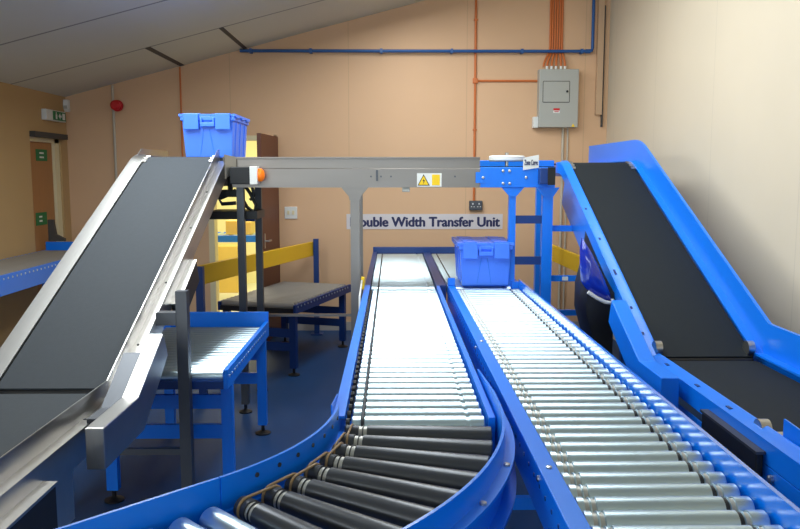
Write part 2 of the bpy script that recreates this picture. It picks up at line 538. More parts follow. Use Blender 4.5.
# blue pipe
zp = atY(400, 51, YW - .06).z
xa = atY(231, 51, YW - .06).x + .09; xb = atY(593, 30, YW - .06).x
bpz = thing('pipe', (xa, YW - .06, zp), 'thin blue pipe running high across the back wall then turning up', 'pipe')
MB().tube([(xa, YW - .06, zp), (xb - .03, YW - .06, zp), (xb - .008, YW - .06, zp + .008), (xb, YW - .06, zp + .03), (xb, YW - .06, ceil_z(xb) - .02)], .016, 10).build('pipe_run', M['pipe_blue'], bpz, smooth=1.0)
for f in (.03, .2, .4, .6, .8, .97):
    xx = xa + (xb - xa) * f
    MB().box(xx - .012, xx + .012, YW - .08, YW, zp - .022, zp + .022).build('clip', M['pipe_blue'], bpz)
MB().lathe([(0, .021), (.05, .021)], (xb - .07, YW - .06, zp), (1, 0, 0)).build('elbow_fitting', M['pipe_blue'], bpz, smooth=.6)

# grey electrical cabinet with the bundle of orange cables
p = atY(537.5, 70.5, YW); q = atY(575, 128, YW)
eb = thing('electrical_cabinet', ((p.x + q.x) / 2, YW, q.z), 'grey wall cabinet with a hinged panel under the orange cables', 'cabinet')
Yf = YW - .12
MB().box(p.x, q.x, Yf, YW, q.z, p.z).build('enclosure', M['grey_box'], eb, bevel=.006)


def on(x, y, Y):
    return atY(x, y, Y)


p1 = on(543.5, 81.5, Yf); p2 = on(569, 102, Yf)
dr = MB().box(p1.x, p2.x, Yf - .006, Yf, p2.z, p1.z).build('cover_door', M['grey_box'], eb, bevel=.002)
fr = MB(); w_ = .003
fr.box(p1.x - w_, p2.x + w_, Yf - .002, Yf, p2.z - w_ * 2, p2.z).box(p1.x - w_, p2.x + w_, Yf - .002, Yf, p1.z, p1.z + w_ * 2).box(p1.x - 2 * w_, p1.x, Yf - .002, Yf, p2.z, p1.z).box(p2.x, p2.x + 2 * w_, Yf - .002, Yf, p2.z, p1.z)
fr.build('door_gap', M['seam'], eb)
pk = on(567, 91.5, Yf)
MB().cyl((pk.x, Yf - .018, pk.z), (pk.x, Yf - .004, pk.z), .011).build('latch', M['black'], dr, smooth=.6)
pl = on(556.5, 110.5, Yf)
lb = MB().box(pl.x - .032, pl.x + .032, Yf - .002, Yf, pl.z - .025, pl.z + .022).build('rating_label', M['white'], eb)
MB().box(pl.x - .032, pl.x + .032, Yf - .003, Yf - .002, pl.z, pl.z + .022).build('label_band', M['red'], lb)
MB().box(pl.x - .022, pl.x + .022, Yf - .0026, Yf - .002, pl.z - .016, pl.z - .008).build('label_line', M['red'], lb)
pc = on(573, 125.5, Yf)
MB().prism([(pc.x - .018, pc.z - .012), (pc.x + .018, pc.z - .012), (pc.x, pc.z + .02)], 'Y', Yf - .002, Yf).build('hazard_label', M['label_yellow'], eb)
pv = on(535, 122, YW - .05)
MB().box(pv.x - .025, p.x, YW - .09, YW - .01, pv.z - .06, pv.z + .05).build('side_connector', M['white'], eb, bevel=.004)
for k, gx in enumerate((547, 551.5, 556, 561, 565)):
    g = on(gx, 69, YW - .06)
    MB().cyl((g.x, YW - .06, p.z), (g.x, YW - .06, p.z + .035), .014, 12).build('cable_gland', M['white'], eb, smooth=.6)
for k, (gx, tx) in enumerate(((543.5, 550.3), (547, 552.5), (551.5, 555), (556, 557.3), (561, 559.8), (565, 562))):
    g = on(gx, 69, YW - .06); t = on(tx, 40, YW - .012)
    z1 = p.z + .03
    pts = []
    for s in range(9):
        u = s / 8.0; e = u * u * (3 - 2 * u)
        pts.append((g.x + (t.x - g.x) * e, YW - .06 + .048 * e, z1 + (.2) * u))
    pts.append((t.x, YW - .012, ceil_z(t.x) - .01))
    side = ('leftmost', 'second from the left', 'third from the left', 'third from the right', 'second from the right', 'rightmost')[k]
    tag(MB().tube(pts, .0105, 8).build('orange_cable', M['orange'], smooth=1.0),
        'orange cable rising from the grey cabinet, %s of the six' % side, 'cable', 'orange cables above the grey cabinet')
for gx, r, lab in ((562.5, .013, 'thicker pale conduit below the grey cabinet'), (567.3, .009, 'thinner pale conduit below the grey cabinet, on the right')):
    g = on(gx, 150, YW - .014)
    conduit('conduit', M['conduit'], [(g.x, YW - .014, .002), (g.x, YW - .014, q.z - .001)], r, lab)

# socket and switches
p = atY(475.5, 205, YW)
so = thing('wall_socket', (p.x, YW, p.z - .05), 'grey metal socket below the orange conduit on the back wall', 'socket')
MB().box(p.x - .068, p.x + .068, YW - .045, YW, p.z - .052, p.z + .045).build('back_box', M['steel_post'], so, bevel=.006)
g = MB()
for sx in (-1, 1):
    g.box(p.x + sx * .032 - .006, p.x + sx * .032 + .006, YW - .047, YW - .045, p.z + .006, p.z + .022).box(p.x + sx * .032 - .018, p.x + sx * .032 - .008, YW - .047, YW - .045, p.z - .02, p.z - .012).box(p.x + sx * .032 + .008, p.x + sx * .032 + .018, YW - .047, YW - .045, p.z - .02, p.z - .012)
g.build('pin_slots', M['white'], so)
p = atY(291, 212.5, YW)
sw = thing('light_switch', (p.x, YW, p.z - .05), 'white light switch plate right of the brown door', 'switch')
MB().box(p.x - .065, p.x + .065, YW - .012, YW, p.z - .065, p.z + .06).build('plate', M['white'], sw, bevel=.004)
for sx in (-1, 1):
    MB().box(p.x + sx * .025 - .012, p.x + sx * .025 + .012, YW - .018, YW - .012, p.z - .02, p.z + .02).build('rocker', M['cream'], sw)

# the long sign
p = atY(346.5, 214, YW); q = atY(502.5, 229, YW)
sg = thing('sign', ((p.x + q.x) / 2, YW, q.z), 'long pale sign reading Double Width Transfer Unit on the back wall', 'sign')
MB().box(p.x, q.x, YW - .004, YW, q.z, p.z).build('strip', M['film'], sg)
t0 = atY(350.5, 217, YW); t1 = atY(499.5, 226.5, YW)
text('lettering', 'Double Width Transfer Unit', M['ink'], sg, ((t0.x + t1.x) / 2, YW - .0055, (t0.z + t1.z) / 2), t1.x - t0.x, t0.z - t1.z, '-Y', bold=.05)

# annex contents: conveyor with boxes
ac = thing('roller_conveyor', (-2.1, 9.6, 0), 'blue conveyor standing in the lit room beyond the doorway', 'conveyor')
ay = 9.5
pz = atY(230, 238, ay)
MB().box(-2.9, -1.2, ay - .02, ay + .02, pz.z - .05, pz.z + .03).box(-2.9, -1.2, ay + .56, ay + .6, pz.z - .05, pz.z + .03).build('side_rails', M['blue'], ac)
rm_ = MB().lathe([(0, .024), (.54, .024)], (0, 0, 0), (0, 1, 0), 12).mesh('roller', M['zinc'], smooth=.6)
for k in range(20):
    inst('roller', rm_, ac, (-2.86 + k * .084, ay + .02, pz.z + .01))
for x in (-2.8, -1.55):
    for y in (ay + .02, ay + .56):
        MB().box(x - .025, x + .025, y - .025, y + .025, 0, pz.z - .05).build('leg', M['blue'], ac)
for (x0, x1, y0, y1, lab, w) in ((225.5, 236.5, 221, 234, 'yellow carton on the blue conveyor beyond the doorway', .3), (243, 251, 222, 236, 'second yellow carton on the conveyor beyond the doorway, nearer the brown door', .3)):
    a = atY(x0, y0, ay + .1); b = atY(x1, y1, ay + .1)
    cb = thing('carton', ((a.x + b.x) / 2, ay + .25, pz.z + .0345), lab, 'box')
    MB().box(a.x, b.x, ay + .1, ay + .1 + w, pz.z + .0345, a.z).build('box_body', M['carton'], cb, bevel=.004)
    MB().box(a.x, b.x, ay + .1 + w / 2 - .02, ay + .1 + w / 2 + .02, a.z, a.z + .001).build('tape', M['cream'], cb)
YC = 10.65
a = atY(213.5, 246.5, YC); b = atY(238, 292, YC)
cb = thing('carton', ((a.x + b.x) / 2, YC + .2, 0), 'large yellow carton standing on the floor beyond the doorway', 'box')
MB().box(a.x, b.x, YC, YC + .45, 0, a.z).build('box_body', M['carton'], cb, bevel=.005)
MB().box(a.x, b.x, YC + .2, YC + .25, a.z, a.z + .001).build('tape', M['cream'], cb)
aw = atY(245, 145, AY1)
tag(MB().box(-3.4, -1.2, AY1 - .06, AY1, 2.22, 2.3).build('shelf_rail', M['yellow']), 'yellow rail high on the far wall beyond the doorway', 'rail')

# ------------------------------------------------------------------ blue totes
def make_tote(x, y, z, label):
    """front short side faces -Y; (x, y) is the middle of the front bottom edge."""
    t = thing('tote_box', (x, y, z), label, 'tote', 'blue lidded totes')
    W, D, H = .20, .60, .325
    yb = y + .30

    def ring(w, d, zz):
        return [(x - w, yb - d, zz), (x + w, yb - d, zz), (x + w, yb + d, zz), (x - w, yb + d, zz)]
    b = MB()
    levels = [(W - .032, .268, z), (W - .026, .275, z + .012), (W - .010, .288, z + .255), (W + .002, .300, z + .257), (W + .002, .300, z + .285)]
    vs = []; fs = []
    for w, d, zz in levels:
        vs += ring(w, d, zz)
    fs.append((3, 2, 1, 0))
    for i in range(len(levels) - 1):
        for k in range(4):
            k2 = (k + 1) % 4
            fs.append((i * 4 + k, i * 4 + k2, i * 4 + 4 + k2, i * 4 + 4 + k))
    fs.append(tuple(range(len(vs) - 4, len(vs))))
    b.add(vs, fs)
    body = b.build('body', M['tote'], t, bevel=.004)
    # embossed seams on the short front side
    for x0, x1 in ((-.032, -.062), (.012, .044)):
        e = MB()
        e.bar((x + x0, yb - .2865, z + .2), (x + x1, yb - .2745, z + .02), .004, .005, up=(0, 1, 0))
        e.build('mould_line', M['blue'], body)
    # corner ribs on the long sides
    for sx in (-1, 1):
        for yy in (-.17, 0, .17):
            r = MB()
            r.bar((x + sx * (W - .027), yb + yy, z + .02), (x + sx * (W - .009), yb + yy, z + .25), .02, .012, up=(1, 0, 0))
            r.build('side_rib', M['tote'], body)
    # handles under the rim at both short ends
    for sy in (-1, 1):
        yy = yb + sy * .302
        h = MB().box(x - .052, x + .056, yy - .014, yy + .014, z + .215, z + .243)
        h.box(x - .052, x - .036, yy - .014, yy + .012, z + .24, z + .275).box(x + .04, x + .056, yy - .014, yy + .012, z + .24, z + .275)
        h.build('handle', M['tote'], t, bevel=.004)
    # two hinged lid halves meeting in toothed edge
    zl = z + .286
    for sx in (-1, 1):
        l = MB()
        n = 6; pts = []
        for k in range(n):
            y0 = yb - .30 + k * .1; o = .022 if k % 2 == 0 else -.022
            pts += [(x + o, y0 + .004), (x + o, y0 + .096)]
        outer = x + sx * (W + .012)
        if sx < 0:
            poly = [(p[0] - .002, p[1]) for p in pts] + [(outer, yb + .303), (outer, yb - .303)]
        else:
            poly = [(p[0] + .002, p[1]) for p in pts] + [(outer, yb + .303), (outer, yb - .303)]
        l.prism(poly, 'Z', zl, zl + .016)
        lid = l.build('lid', M['tote'], t)
        # raised pads and the front lugs
        for yy in (-.2, 0, .2):
            c = x + sx * .115
            MB().box(c - .05, c + .05, yb + yy - .07, yb + yy + .07, zl + .016, zl + .022).build('lid_pad', M['tote'], lid, bevel=.003)
        for sy in (-1, 1):
            c = x + sx * .118
            y0 = yb + sy * .303
            MB().box(c - .056, c + .056, min(y0, y0 + sy * .018), max(y0, y0 + sy * .018), z + .195, zl + .018).build('lug', M['tote'], lid, bevel=.004)
        for yy in (-.2, 0, .2):
            MB().cyl((x + sx * (W + .008), yb + yy - .05, zl - .004), (x + sx * (W + .008), yb + yy + .05, zl - .004), .008, 10).build('hinge', M['tote'], lid, smooth=.6)
    t.scale = (.89, .89, .97)
    return t


# ------------------------------------------------------------------ roller conveyors
ZR = 0.88                       # top of rollers
RR = 0.031
AXZ = ZR - RR


def roller_prof(L, grooves, r0=RR, r1=None):
    r1 = r1 or r0

    def R(t):
        return r0 + (r1 - r0) * t / L
    pr = [(0, .008), (.0005, R(0) - .004), (.004, R(0))]
    for g in sorted(grooves):
        pr += [(g - .0065, R(g)), (g - .005, R(g) - .004), (g + .005, R(g) - .004), (g + .0065, R(g))]
    pr += [(L - .004, R(L)), (L - .0005, R(L) - .004), (L, .008)]
    return pr


def roller_mesh(L, grooves, body, ring, n=24, r0=RR, r1=None):
    me = MB().lathe(roller_prof(L, grooves, r0, r1), (0, 0, 0), (1, 0, 0), n).mesh('roller', body, smooth=.5)
    rings = ring if isinstance(ring, (list, tuple)) else [ring] * len(grooves)
    for i, g in enumerate(grooves):
        me.materials.append(rings[i])
        for p in me.polygons:
            if abs(p.center.x - g) < .004 and abs(p.normal.x) < .5:
                p.material_index = i + 1
    return me


def repeat(name, mb, m, parent, spots, rotz=0.0):
    me = mb.mesh(name, m, smooth=.6)
    for q in spots:
        inst(name, me, parent, q, rotz)


def band_mesh(pitch, m, r_=.0035):
    """Round drive band looping over two neighbouring rollers (rollers along X, pitch along Y)."""
    pts = []
    r = RR - .0005
    for k in range(9):
        a = PI / 2 + PI * k / 8
        pts.append((0, r * math.cos(a), r * math.sin(a)))
    for k in range(9):
        a = -PI / 2 + PI * k / 8
        pts.append((0, pitch + r * math.cos(a), r * math.sin(a)))
    return MB().tube(pts, r_, 6, closed=True).mesh('drive_band', m, smooth=1.2)


def legs(parent, xs, ys, z, m='blue', bar=True, foot=True, s=.045):
    for y in ys:
        for x in xs:
            lg = MB().box(x - s / 2, x + s / 2, y - s / 2, y + s / 2, .06 if foot else 0, z).build('leg', M[m], parent)
            if foot:
                MB().lathe([(0, .045), (.008, .045), (.018, .02), (.022, .011), (.07, .011)], (x, y, 0), (0, 0, 1), 16).build('levelling_foot', M['black'], lg, smooth=.6)
        if bar and len(xs) > 1:
            MB().box(min(xs), max(xs), y - .015, y + .015, z * .38, z * .38 + .05).build('cross_bar', M[m], parent)


PITCH_R = 0.0755
YT = 5.17                       # where the transfer unit begins
CX, CY = -0.967, 2.31           # centre of the curve
RI, RO = 0.80, 1.295

# lane A, straight
laneA = thing('roller_conveyor', (.07, 3.7, 0), 'left straight lane of bright rollers running to the back wall beside the tote lane', 'conveyor')
AX_0, AX_1 = -.127, .288
meA = roller_mesh(AX_1 - AX_0, (.035, .362), M['zinc'], (M['ring_dark'], M['zinc']))
bm_d = band_mesh(PITCH_R, M['band_dark'])
nA = int((YT - CY - .03) / PITCH_R)
for k in range(nA):
    inst('roller', meA, laneA, (AX_0, CY + .045 + k * PITCH_R, AXZ))
for k in range(nA - 1):
    inst('drive_band', bm_d, laneA, (AX_0 + .035, CY + .045 + k * PITCH_R, AXZ))
MB().sweep([(-.182, .012), (-.146, .012), (-.146, .004), (-.174, .004), (-.174, -.10), (-.15, -.10), (-.15, -.108), (-.182, -.108)], [(CY + .01, ZR), (YT - .003, ZR)]).build('side_rail', M['blue'], laneA)
MB().sweep([(.297, .006), (.317, .006), (.317, -.108), (.297, -.108)], [(CY + .01, ZR), (YT - .003, ZR)]).build('side_rail', M['blue'], laneA)
repeat('axle_end', MB().lathe([(0, .016), (.012, .016)], (0, 0, 0), (1, 0, 0), 10), M['black'], laneA, [(-.1445, CY + .045 + k * PITCH_R, AXZ + .008) for k in range(nA)])
repeat('axle_nut', MB().cyl((-.0015, 0, 0), (0, 0, 0), .007, 6), M['groove'], laneA, [(-.182, CY + .045 + k * PITCH_R, AXZ) for k in range(nA)])
legs(laneA, (-.155, .307), (2.75, 4.6), ZR - .108)

# lane B, straight
laneB = thing('roller_conveyor', (.62, 3.1, 0), 'right straight lane of rollers carrying the blue tote, with a tall blue left rail', 'conveyor')
BX_0, BX_1 = .424, .838
Y0B = 1.02
meB = roller_mesh(BX_1 - BX_0, (.026, .042, .352, .366), M['zinc'], (M['ring_light'], M['ring_light'], M['ring_dark'], M['ring_light']), 28)
nB = int((YT - Y0B) / PITCH_R)
for k in range(nB):
    inst('roller', meB, laneB, (BX_0, Y0B + .035 + k * PITCH_R, AXZ))
lr = MB().sweep([(.372, .008), (.420, .008), (.420, .0), (.378, .0), (.378, -.112), (.40, -.112), (.40, -.118), (.372, -.118)], [(Y0B, ZR), (YT - .003, ZR)]).build('side_rail', M['blue'], laneB, bevel=.002)
repeat('axle_nut', MB().cyl((-.0015, 0, 0), (0, 0, 0), .006, 6), M['navy_shade'], lr, [(.372, Y0B + .035 + k * PITCH_R, ZR - .034) for k in range(nB)])
BOLT = [(0, .008), (.004, .008), (.006, .004)]
repeat('bolt', MB().lathe(BOLT, (0, 0, 0), (-1, 0, 0), 10), M['steel'], lr, [(.372, y, ZR - .02) for y in (1.5, 1.9, 3.4)])
repeat('bolt', MB().lathe(BOLT, (0, 0, 0), (0, 0, 1), 10), M['steel'], lr, [(.398, y, ZR + .008) for y in (1.5, 1.9, 3.4)])
MB().sweep([(.848, .048), (.860, .048), (.860, .042), (.854, .042), (.854, -.11), (.88, -.11), (.88, -.118), (.848, -.118)], [(Y0B, ZR), (YT - .003, ZR)]).build('side_rail', M['rail_gloss'], laneB)
legs(laneB, (.395, .866), (1.35, 3.0, 4.6), ZR - .118)
MB().box(.372, .42, YT - .035, YT - .004, ZR + .009, ZR + .06).build('end_stop', M['blue'], laneB, bevel=.003)

# transfer unit
YE = 7.42
tu = thing('transfer_unit', (.36, 6.3, 0), 'double width roller transfer unit against the back wall, past the two lanes', 'conveyor')
nT = int((YE - YT) / PITCH_R)
meT = roller_mesh(.43, (.05, .375), M['zinc'], (M['ring_dark'], M['zinc']), 18)
for k in range(nT):
    y = YT + .04 + k * PITCH_R
    inst('roller', meT, tu, (-.142, y, AXZ)); inst('roller', meT, tu, (.372, y, AXZ))
for k in range(nT - 1):
    y = YT + .04 + k * PITCH_R
    inst('drive_band', bm_d, tu, (-.092, y, AXZ)); inst('drive_band', bm_d, tu, (.422, y, AXZ))
MB().sweep([(-.182, .012), (-.146, .012), (-.146, -.108), (-.182, -.108)], [(YT + .003, ZR), (YE, ZR)]).build('side_rail', M['navy_shade'], tu)
MB().sweep([(.806, .03), (.85, .03), (.85, -.108), (.806, -.108)], [(YT + .003, ZR), (YE, ZR)]).build('side_rail', M['blue'], tu)
MB().sweep([(.296, .006), (.364, .006), (.364, -.1), (.296, -.1)], [(YT + .003, ZR), (YE, ZR)]).build('centre_divider', M['navy_shade'], tu, bevel=.003)
MB().box(-.182, .85, YE, YE + .035, ZR - .108, ZR + .055).build('end_plate', M['navy_shade'], tu, bevel=.003)
legs(tu, (-.155, .825), (5.5, 7.1), ZR - .108)
# photo-eye on the left rail
pe = atY(364, 276, 5.15)
tag(MB().tube([(-.195, 4.6, ZR - .08), (-.195, 4.62, ZR + .02), (-.200, 5.1, ZR + .05), (-.200, 5.14, ZR + .0)], .006, 8).build('sensor_cable', M['white'], laneA, smooth=1.0))
MB().box(-.205, -.183, 5.10, 5.15, ZR - .01, ZR + .07).build('sensor', M['label_yellow'], laneA, bevel=.003)

# curve
curve = thing('curved_roller_conveyor', (-.25, 2.0, 0), 'curved section of dark grey rollers turning left in the foreground', 'conveyor')
NC = 8
Lc = (RO - .03) - (RI + .025)
RC0, RC1 = .0255, .037
meC = roller_mesh(Lc, (.048, .062), M['dark_roller'], M['ring_light'], 32, RC0, RC1)
ends = []
for k in range(NC):
    th = math.radians(45.0 * (k + .5) / NC)
    d = Vector((math.cos(th), -math.sin(th), 0))
    p = Vector((CX, CY, ZR - RC0)) + d * (RI + .025)
    inst('roller', meC, curve, p, -th).rotation_euler = (0, math.atan((RC1 - RC0) / Lc), -th)
    ends.append((p, d))
for k in range(NC - 1):
    go = .010 if k % 2 else .022
    a = ends[k][0] + ends[k][1] * go; b = ends[k + 1][0] + ends[k + 1][1] * go
    t = (b - a).normalized(); r = RC0 + .0015; pts = []
    for s in range(9):
        an = PI / 2 + PI * s / 8
        pts.append(a + t * r * math.cos(an) + Vector((0, 0, r * math.sin(an))))
    for s in range(9):
        an = -PI / 2 + PI * s / 8
        pts.append(b + t * r * math.cos(an) + Vector((0, 0, r * math.sin(an))))
    MB().tube(pts, .0038, 6, closed=True).build('drive_band', M['band'], curve, smooth=1.2)
arc = [math.radians(45.0 * k / 24) for k in range(25)]


def arcpts(r):
    return [(CX + r * math.cos(t), CY - r * math.sin(t)) for t in arc]


# travelling +theta the rollers' outside is on the left hand; offset is to the right of travel
gi = MB().plan_sweep([(-.004, .93), (.004, .93), (.004, .76), (-.026, .76), (-.026, .768), (-.004, .768), (-.004, .84), (-.016, .84), (-.016, .848), (-.004, .848)], arcpts(RI))
gi.build('inner_rail', M['blue'], curve, smooth=.5)
for k in range(2, 23, 3):
    t = arc[k]; d = Vector((math.cos(t), -math.sin(t), 0)); q = Vector((CX, CY, .905)) + d * (RI + .004)
    MB().cyl(q, q + d * .003, .006, 8).build('rail_bolt', M['steel_post'], curve)
go_ = MB().plan_sweep([(-.004, .93), (.004, .93), (.004, .76), (-.038, .76), (-.038, .768), (-.004, .768), (-.004, .858), (-.032, .858), (-.032, .868), (-.004, .868)], [(CX + RO, CY + .14)] + arcpts(RO))
go_.build('outer_rail', M['blue'], curve, smooth=.5)
for k in (8, 14, 20):
    t = arc[k]; d = Vector((math.cos(t), -math.sin(t), 0)); q = Vector((CX, CY, .868)) + d * (RO + .018)
    MB().lathe([(0, .009), (.005, .009), (.007, .005)], q, (0, 0, 1), 10).build('rail_bolt', M['steel'], curve)
MB().prism([(CY + .141, .93), (CY + .6, .888), (CY + .6, .78), (CY + .141, .76)], 'X', CX + RO - .003, CX + RO + .004).build('guard_taper', M['blue'], curve)
MB().prism([(CY, .93), (CY + .25, .893), (CY + .25, .78), (CY, .76)], 'X', CX + RI - .020, CX + RI - .016).build('guard_taper', M['blue'], curve)
for th in (8, 38):
    t = math.radians(th)
    for r in (RI + .02, RO - .02):
        x, y = CX + r * math.cos(t), CY - r * math.sin(t)
        lg = MB().box(x - .022, x + .022, y - .022, y + .022, .06, .76).build('leg', M['blue'], curve)
        MB().lathe([(0, .045), (.008, .045), (.018, .02), (.022, .011), (.07, .011)], (x, y, 0), (0, 0, 1), 16).build('levelling_foot', M['black'], lg, smooth=.6)
# drive motor box hung under the curve
MB().box(-.25, .0, 1.9, 2.25, .48, .62).bar((-.125, 2.0, .62), (-.125, 2.0, .80), .05, .05, up=(0, 1, 0)).build('drive_unit', M['black'], curve)

# exit straight after the curve
exd = Vector((-math.sin(PI / 4), -math.cos(PI / 4), 0))
rad = Vector((math.cos(PI / 4), -math.sin(PI / 4), 0))
ext = thing('roller_conveyor', tuple(Vector((CX, CY, 0)) + rad * 1.05 + exd * .4), 'short straight roller section leaving the curve at the bottom left', 'conveyor')
meX = roller_mesh(Lc, (), M['zinc'], M['groove'], 28)
for k in range(8):
    p = Vector((CX, CY, AXZ)) + rad * (RI + .025) + exd * (.045 + k * .078)
    inst('roller', meX, ext, p, -PI / 4)
for r, nm in ((RI, 'inner_rail'), (RO, 'outer_rail')):
    a = Vector((CX, CY, 0)) + rad * r + exd * .003; b = a + exd * .66
    o = -.044 if r == RO else -.026
    MB().plan_sweep([(-.004, .93), (.004, .93), (.004, .76), (o, .76), (o, .768), (-.004, .768)], [(a.x, a.y), (b.x, b.y)]).build('side_rail', M['blue'], ext)
for s in (.12, .55):
    for r in (RI + .02, RO - .02):
        q = Vector((CX, CY, 0)) + rad * r + exd * s
        MB().box(q.x - .022, q.x + .022, q.y - .022, q.y + .022, 0, .76).build('leg', M['blue'], ext)

# totes on lane B / overhead
tf = atZ(485.5, 287, ZR)
make_tote(tf.x, tf.y, ZR + .001, 'blue lidded tote sitting on the right roller lane')

# ------------------------------------------------------------------ left incline (stainless)
def arc_path(pts, r=.10, n=5, rk=0):
    """Polyline in (y, z) with rounded corners."""
    out = [pts[0]]
    for i in range(1, len(pts) - 1):
        p = Vector(pts[i]); a = (Vector(pts[i - 1]) - p).normalized(); b = (Vector(pts[i + 1]) - p).normalized()
        r_ = rk if i == 1 else r
        if r_ == 0:
            out.append((p.x, p.y)); continue
        for k in range(n + 1):
            u = k / n
            q = (p + a * r_) * (1 - u) ** 2 + p * 2 * u * (1 - u) + (p + b * r_) * u ** 2
            out.append((q.x, q.y))
    out.append(pts[-1])
    return out


LK = (3.06, .775); LC = (5.11, 1.742)
LX0, LX1 = -1.595, -1.145
li = thing('incline_conveyor', (-1.37, 3.6, 0), 'stainless steel belt incline with a grey belt on the left', 'conveyor')
pathL = arc_path([(1.55, LK[1]), LK, LC, (5.18, LC[1])], .06)
railL = arc_path([(1.55, LK[1]), LK, (LC[0] + .07, LC[1] + .016), (5.215, LC[1] + .016)], .03)
railLL = arc_path([(1.55, LK[1]), LK, LC, (5.80, LC[1])], .10)
MB().sweep([(LX0 + .004, 0), (LX1 - .004, 0), (LX1 - .004, -.006), (LX0 + .004, -.006)], [(LK[0], LK[1])] + pathL[2:]).build('belt', M['belt_grey'], li, smooth=.7)
MB().sweep([(LX0 + .004, -.014), (LX1 - .004, -.014), (LX1 - .004, -.02), (LX0 + .004, -.02)], [pathL[0], (LK[0] - .03, LK[1])]).build('belt', M['belt_grey'], li)
MB().cyl((LX0 + .006, LK[0] + .012, LK[1] - .026), (LX1 - .006, LK[0] + .012, LK[1] - .026), .022, 16).build('nose_roller', M['black'], li, smooth=.6)
MB().sweep([(LX0 + .004, -.022), (LX1 - .004, -.022), (LX1 - .004, -.10), (LX0 + .004, -.10)], pathL).build('bed', M['steel_post'], li)
MB().sweep([(LX1, .034), (LX1 + .005, .034), (LX1 + .005, -.042), (LX1 + .047, -.042), (LX1 + .047, -.155), (LX1 + .041, -.155), (LX1 + .041, -.048), (LX1, -.048)], railL).build('side_rail', M['steel'], li, smooth=.4)
MB().sweep([(LX0, .010), (LX0 - .075, .018), (LX0 - .075, -.13), (LX0 - .069, -.13), (LX0 - .069, .010), (LX0 - .006, .003), (LX0 - .006, -.036), (LX0, -.036)], railLL).build('side_rail', M['steel'], li, smooth=.4)
MB().prism([(5.03, LC[1] - .03), (5.8, LC[1] - .0), (5.8, LC[1] + .055), (5.20, LC[1] + .055)], 'X', LX0 - .06, LX0 - .054).build('top_guard', M['steel'], li)
sl = math.atan2(LC[1] - LK[1], LC[0] - LK[0])


def on_ramp(y):
    return LK[1] + (y - LK[0]) * math.tan(sl)


# knee-shaped chain guard
gx0, gx1 = LX1 + .06, LX1 + .185
top_ = [(2.52, .79), (2.875, .79), (3.22, .965)]
bot_ = [(3.28, .86), (2.93, .645), (2.52, .645)]
MB().prism(top_ + bot_, 'X', gx1 - .065, gx1).build('chain_guard', M['steel'], li, bevel=.004)
MB().prism([(2.74, .75), (2.88, .75), (3.15, .9), (3.18, .85), (2.92, .7), (2.74, .7)], 'X', LX1 + .04, gx1 - .06).build('guard_bracket', M['steel_post'], li)
# lower side plate
MB().box(LX1 + .03, LX1 + .04, 2.36, 2.6, .44, .70).build('side_plate', M['steel'], li)
# drive guard with grey lip under the lower rail
dg = MB().box(LX1 + .048, LX1 + .088, 1.75, 2.36, .42, .66).build('drive_guard', M['black'], li, bevel=.004)
MB().box(LX1 + .046, LX1 + .092, 1.74, 2.365, .66, .67).build('guard_lip', M['steel'], dg)
# guard of the ramp drive
rg = MB(); lip = MB()
u = Vector((0, math.cos(sl), math.sin(sl))); n = Vector((0, -math.sin(sl), math.cos(sl)))
a = Vector((LX1 + .068, 3.76, on_ramp(3.76))) - n * .135
b = Vector((LX1 + .068, 4.14, on_ramp(4.14))) - n * .135
rg.bar(a - n * .065, b - n * .065, .038, .13, up=n)
rgo = rg.build('drive_guard', M['black'], li, bevel=.006)
lip.bar(a + n * .005, b + n * .005, .042, .008, up=n)
lip.build('guard_lip', M['steel'], rgo)
# rail rivets and crest rollers
g = MB()
for y in (2.75, 3.0, 3.35, 3.8, 4.3, 4.7):
    if y < LK[0]:
        q = Vector((LX1 + .03, y, LK[1] - .03)); nn = Vector((0, 0, 1))
    else:
        q = Vector((LX1 + .03, y, on_ramp(y))) - n * .03; nn = n
    MB().lathe([(0, .006), (.003, .006), (.004, .003)], q, nn, 10).build('rivet', M['black'], li)
for x in (LX0 + .01, LX1 - .01):
    for k, (dy, dz) in enumerate(((-.075, -.03), (-.03, -.012), (.03, .0))):
        MB().cyl((x - .014, LC[0] + dy, LC[1] + dz - .004), (x + .014, LC[0] + dy, LC[1] + dz - .004), .014, 14).build('crest_roller', M['steel'], li, smooth=.6)
# stands
for y in (2.2, 3.60):
    for x in (LX0 - .03, LX1 + .165 if y > 3 else LX1 - .06):
        zt_ = (LK[1] if y < LK[0] else on_ramp(y)) - .16
        if y > 3 and x > LX0: zt_ = 1.09
        lg = MB().box(x - .026, x + .026, y - .026, y + .026, .05, zt_).build('leg', M['steel_post'], li)
        MB().lathe([(0, .045), (.008, .045), (.018, .02), (.022, .011), (.06, .011)], (x, y, 0), (0, 0, 1), 16).build('levelling_foot', M['black'], lg, smooth=.6)
    MB().box(LX0 - .03, LX1 + (.165 if y > 3 else -.06), y - .012, y + .012, .30, .33).build('cross_bar', M['steel_post'], li)
MB().box(LX1 + .047, LX1 + .14, 3.57, 3.63, .93, .99).build('post_bracket', M['steel_post'], li)

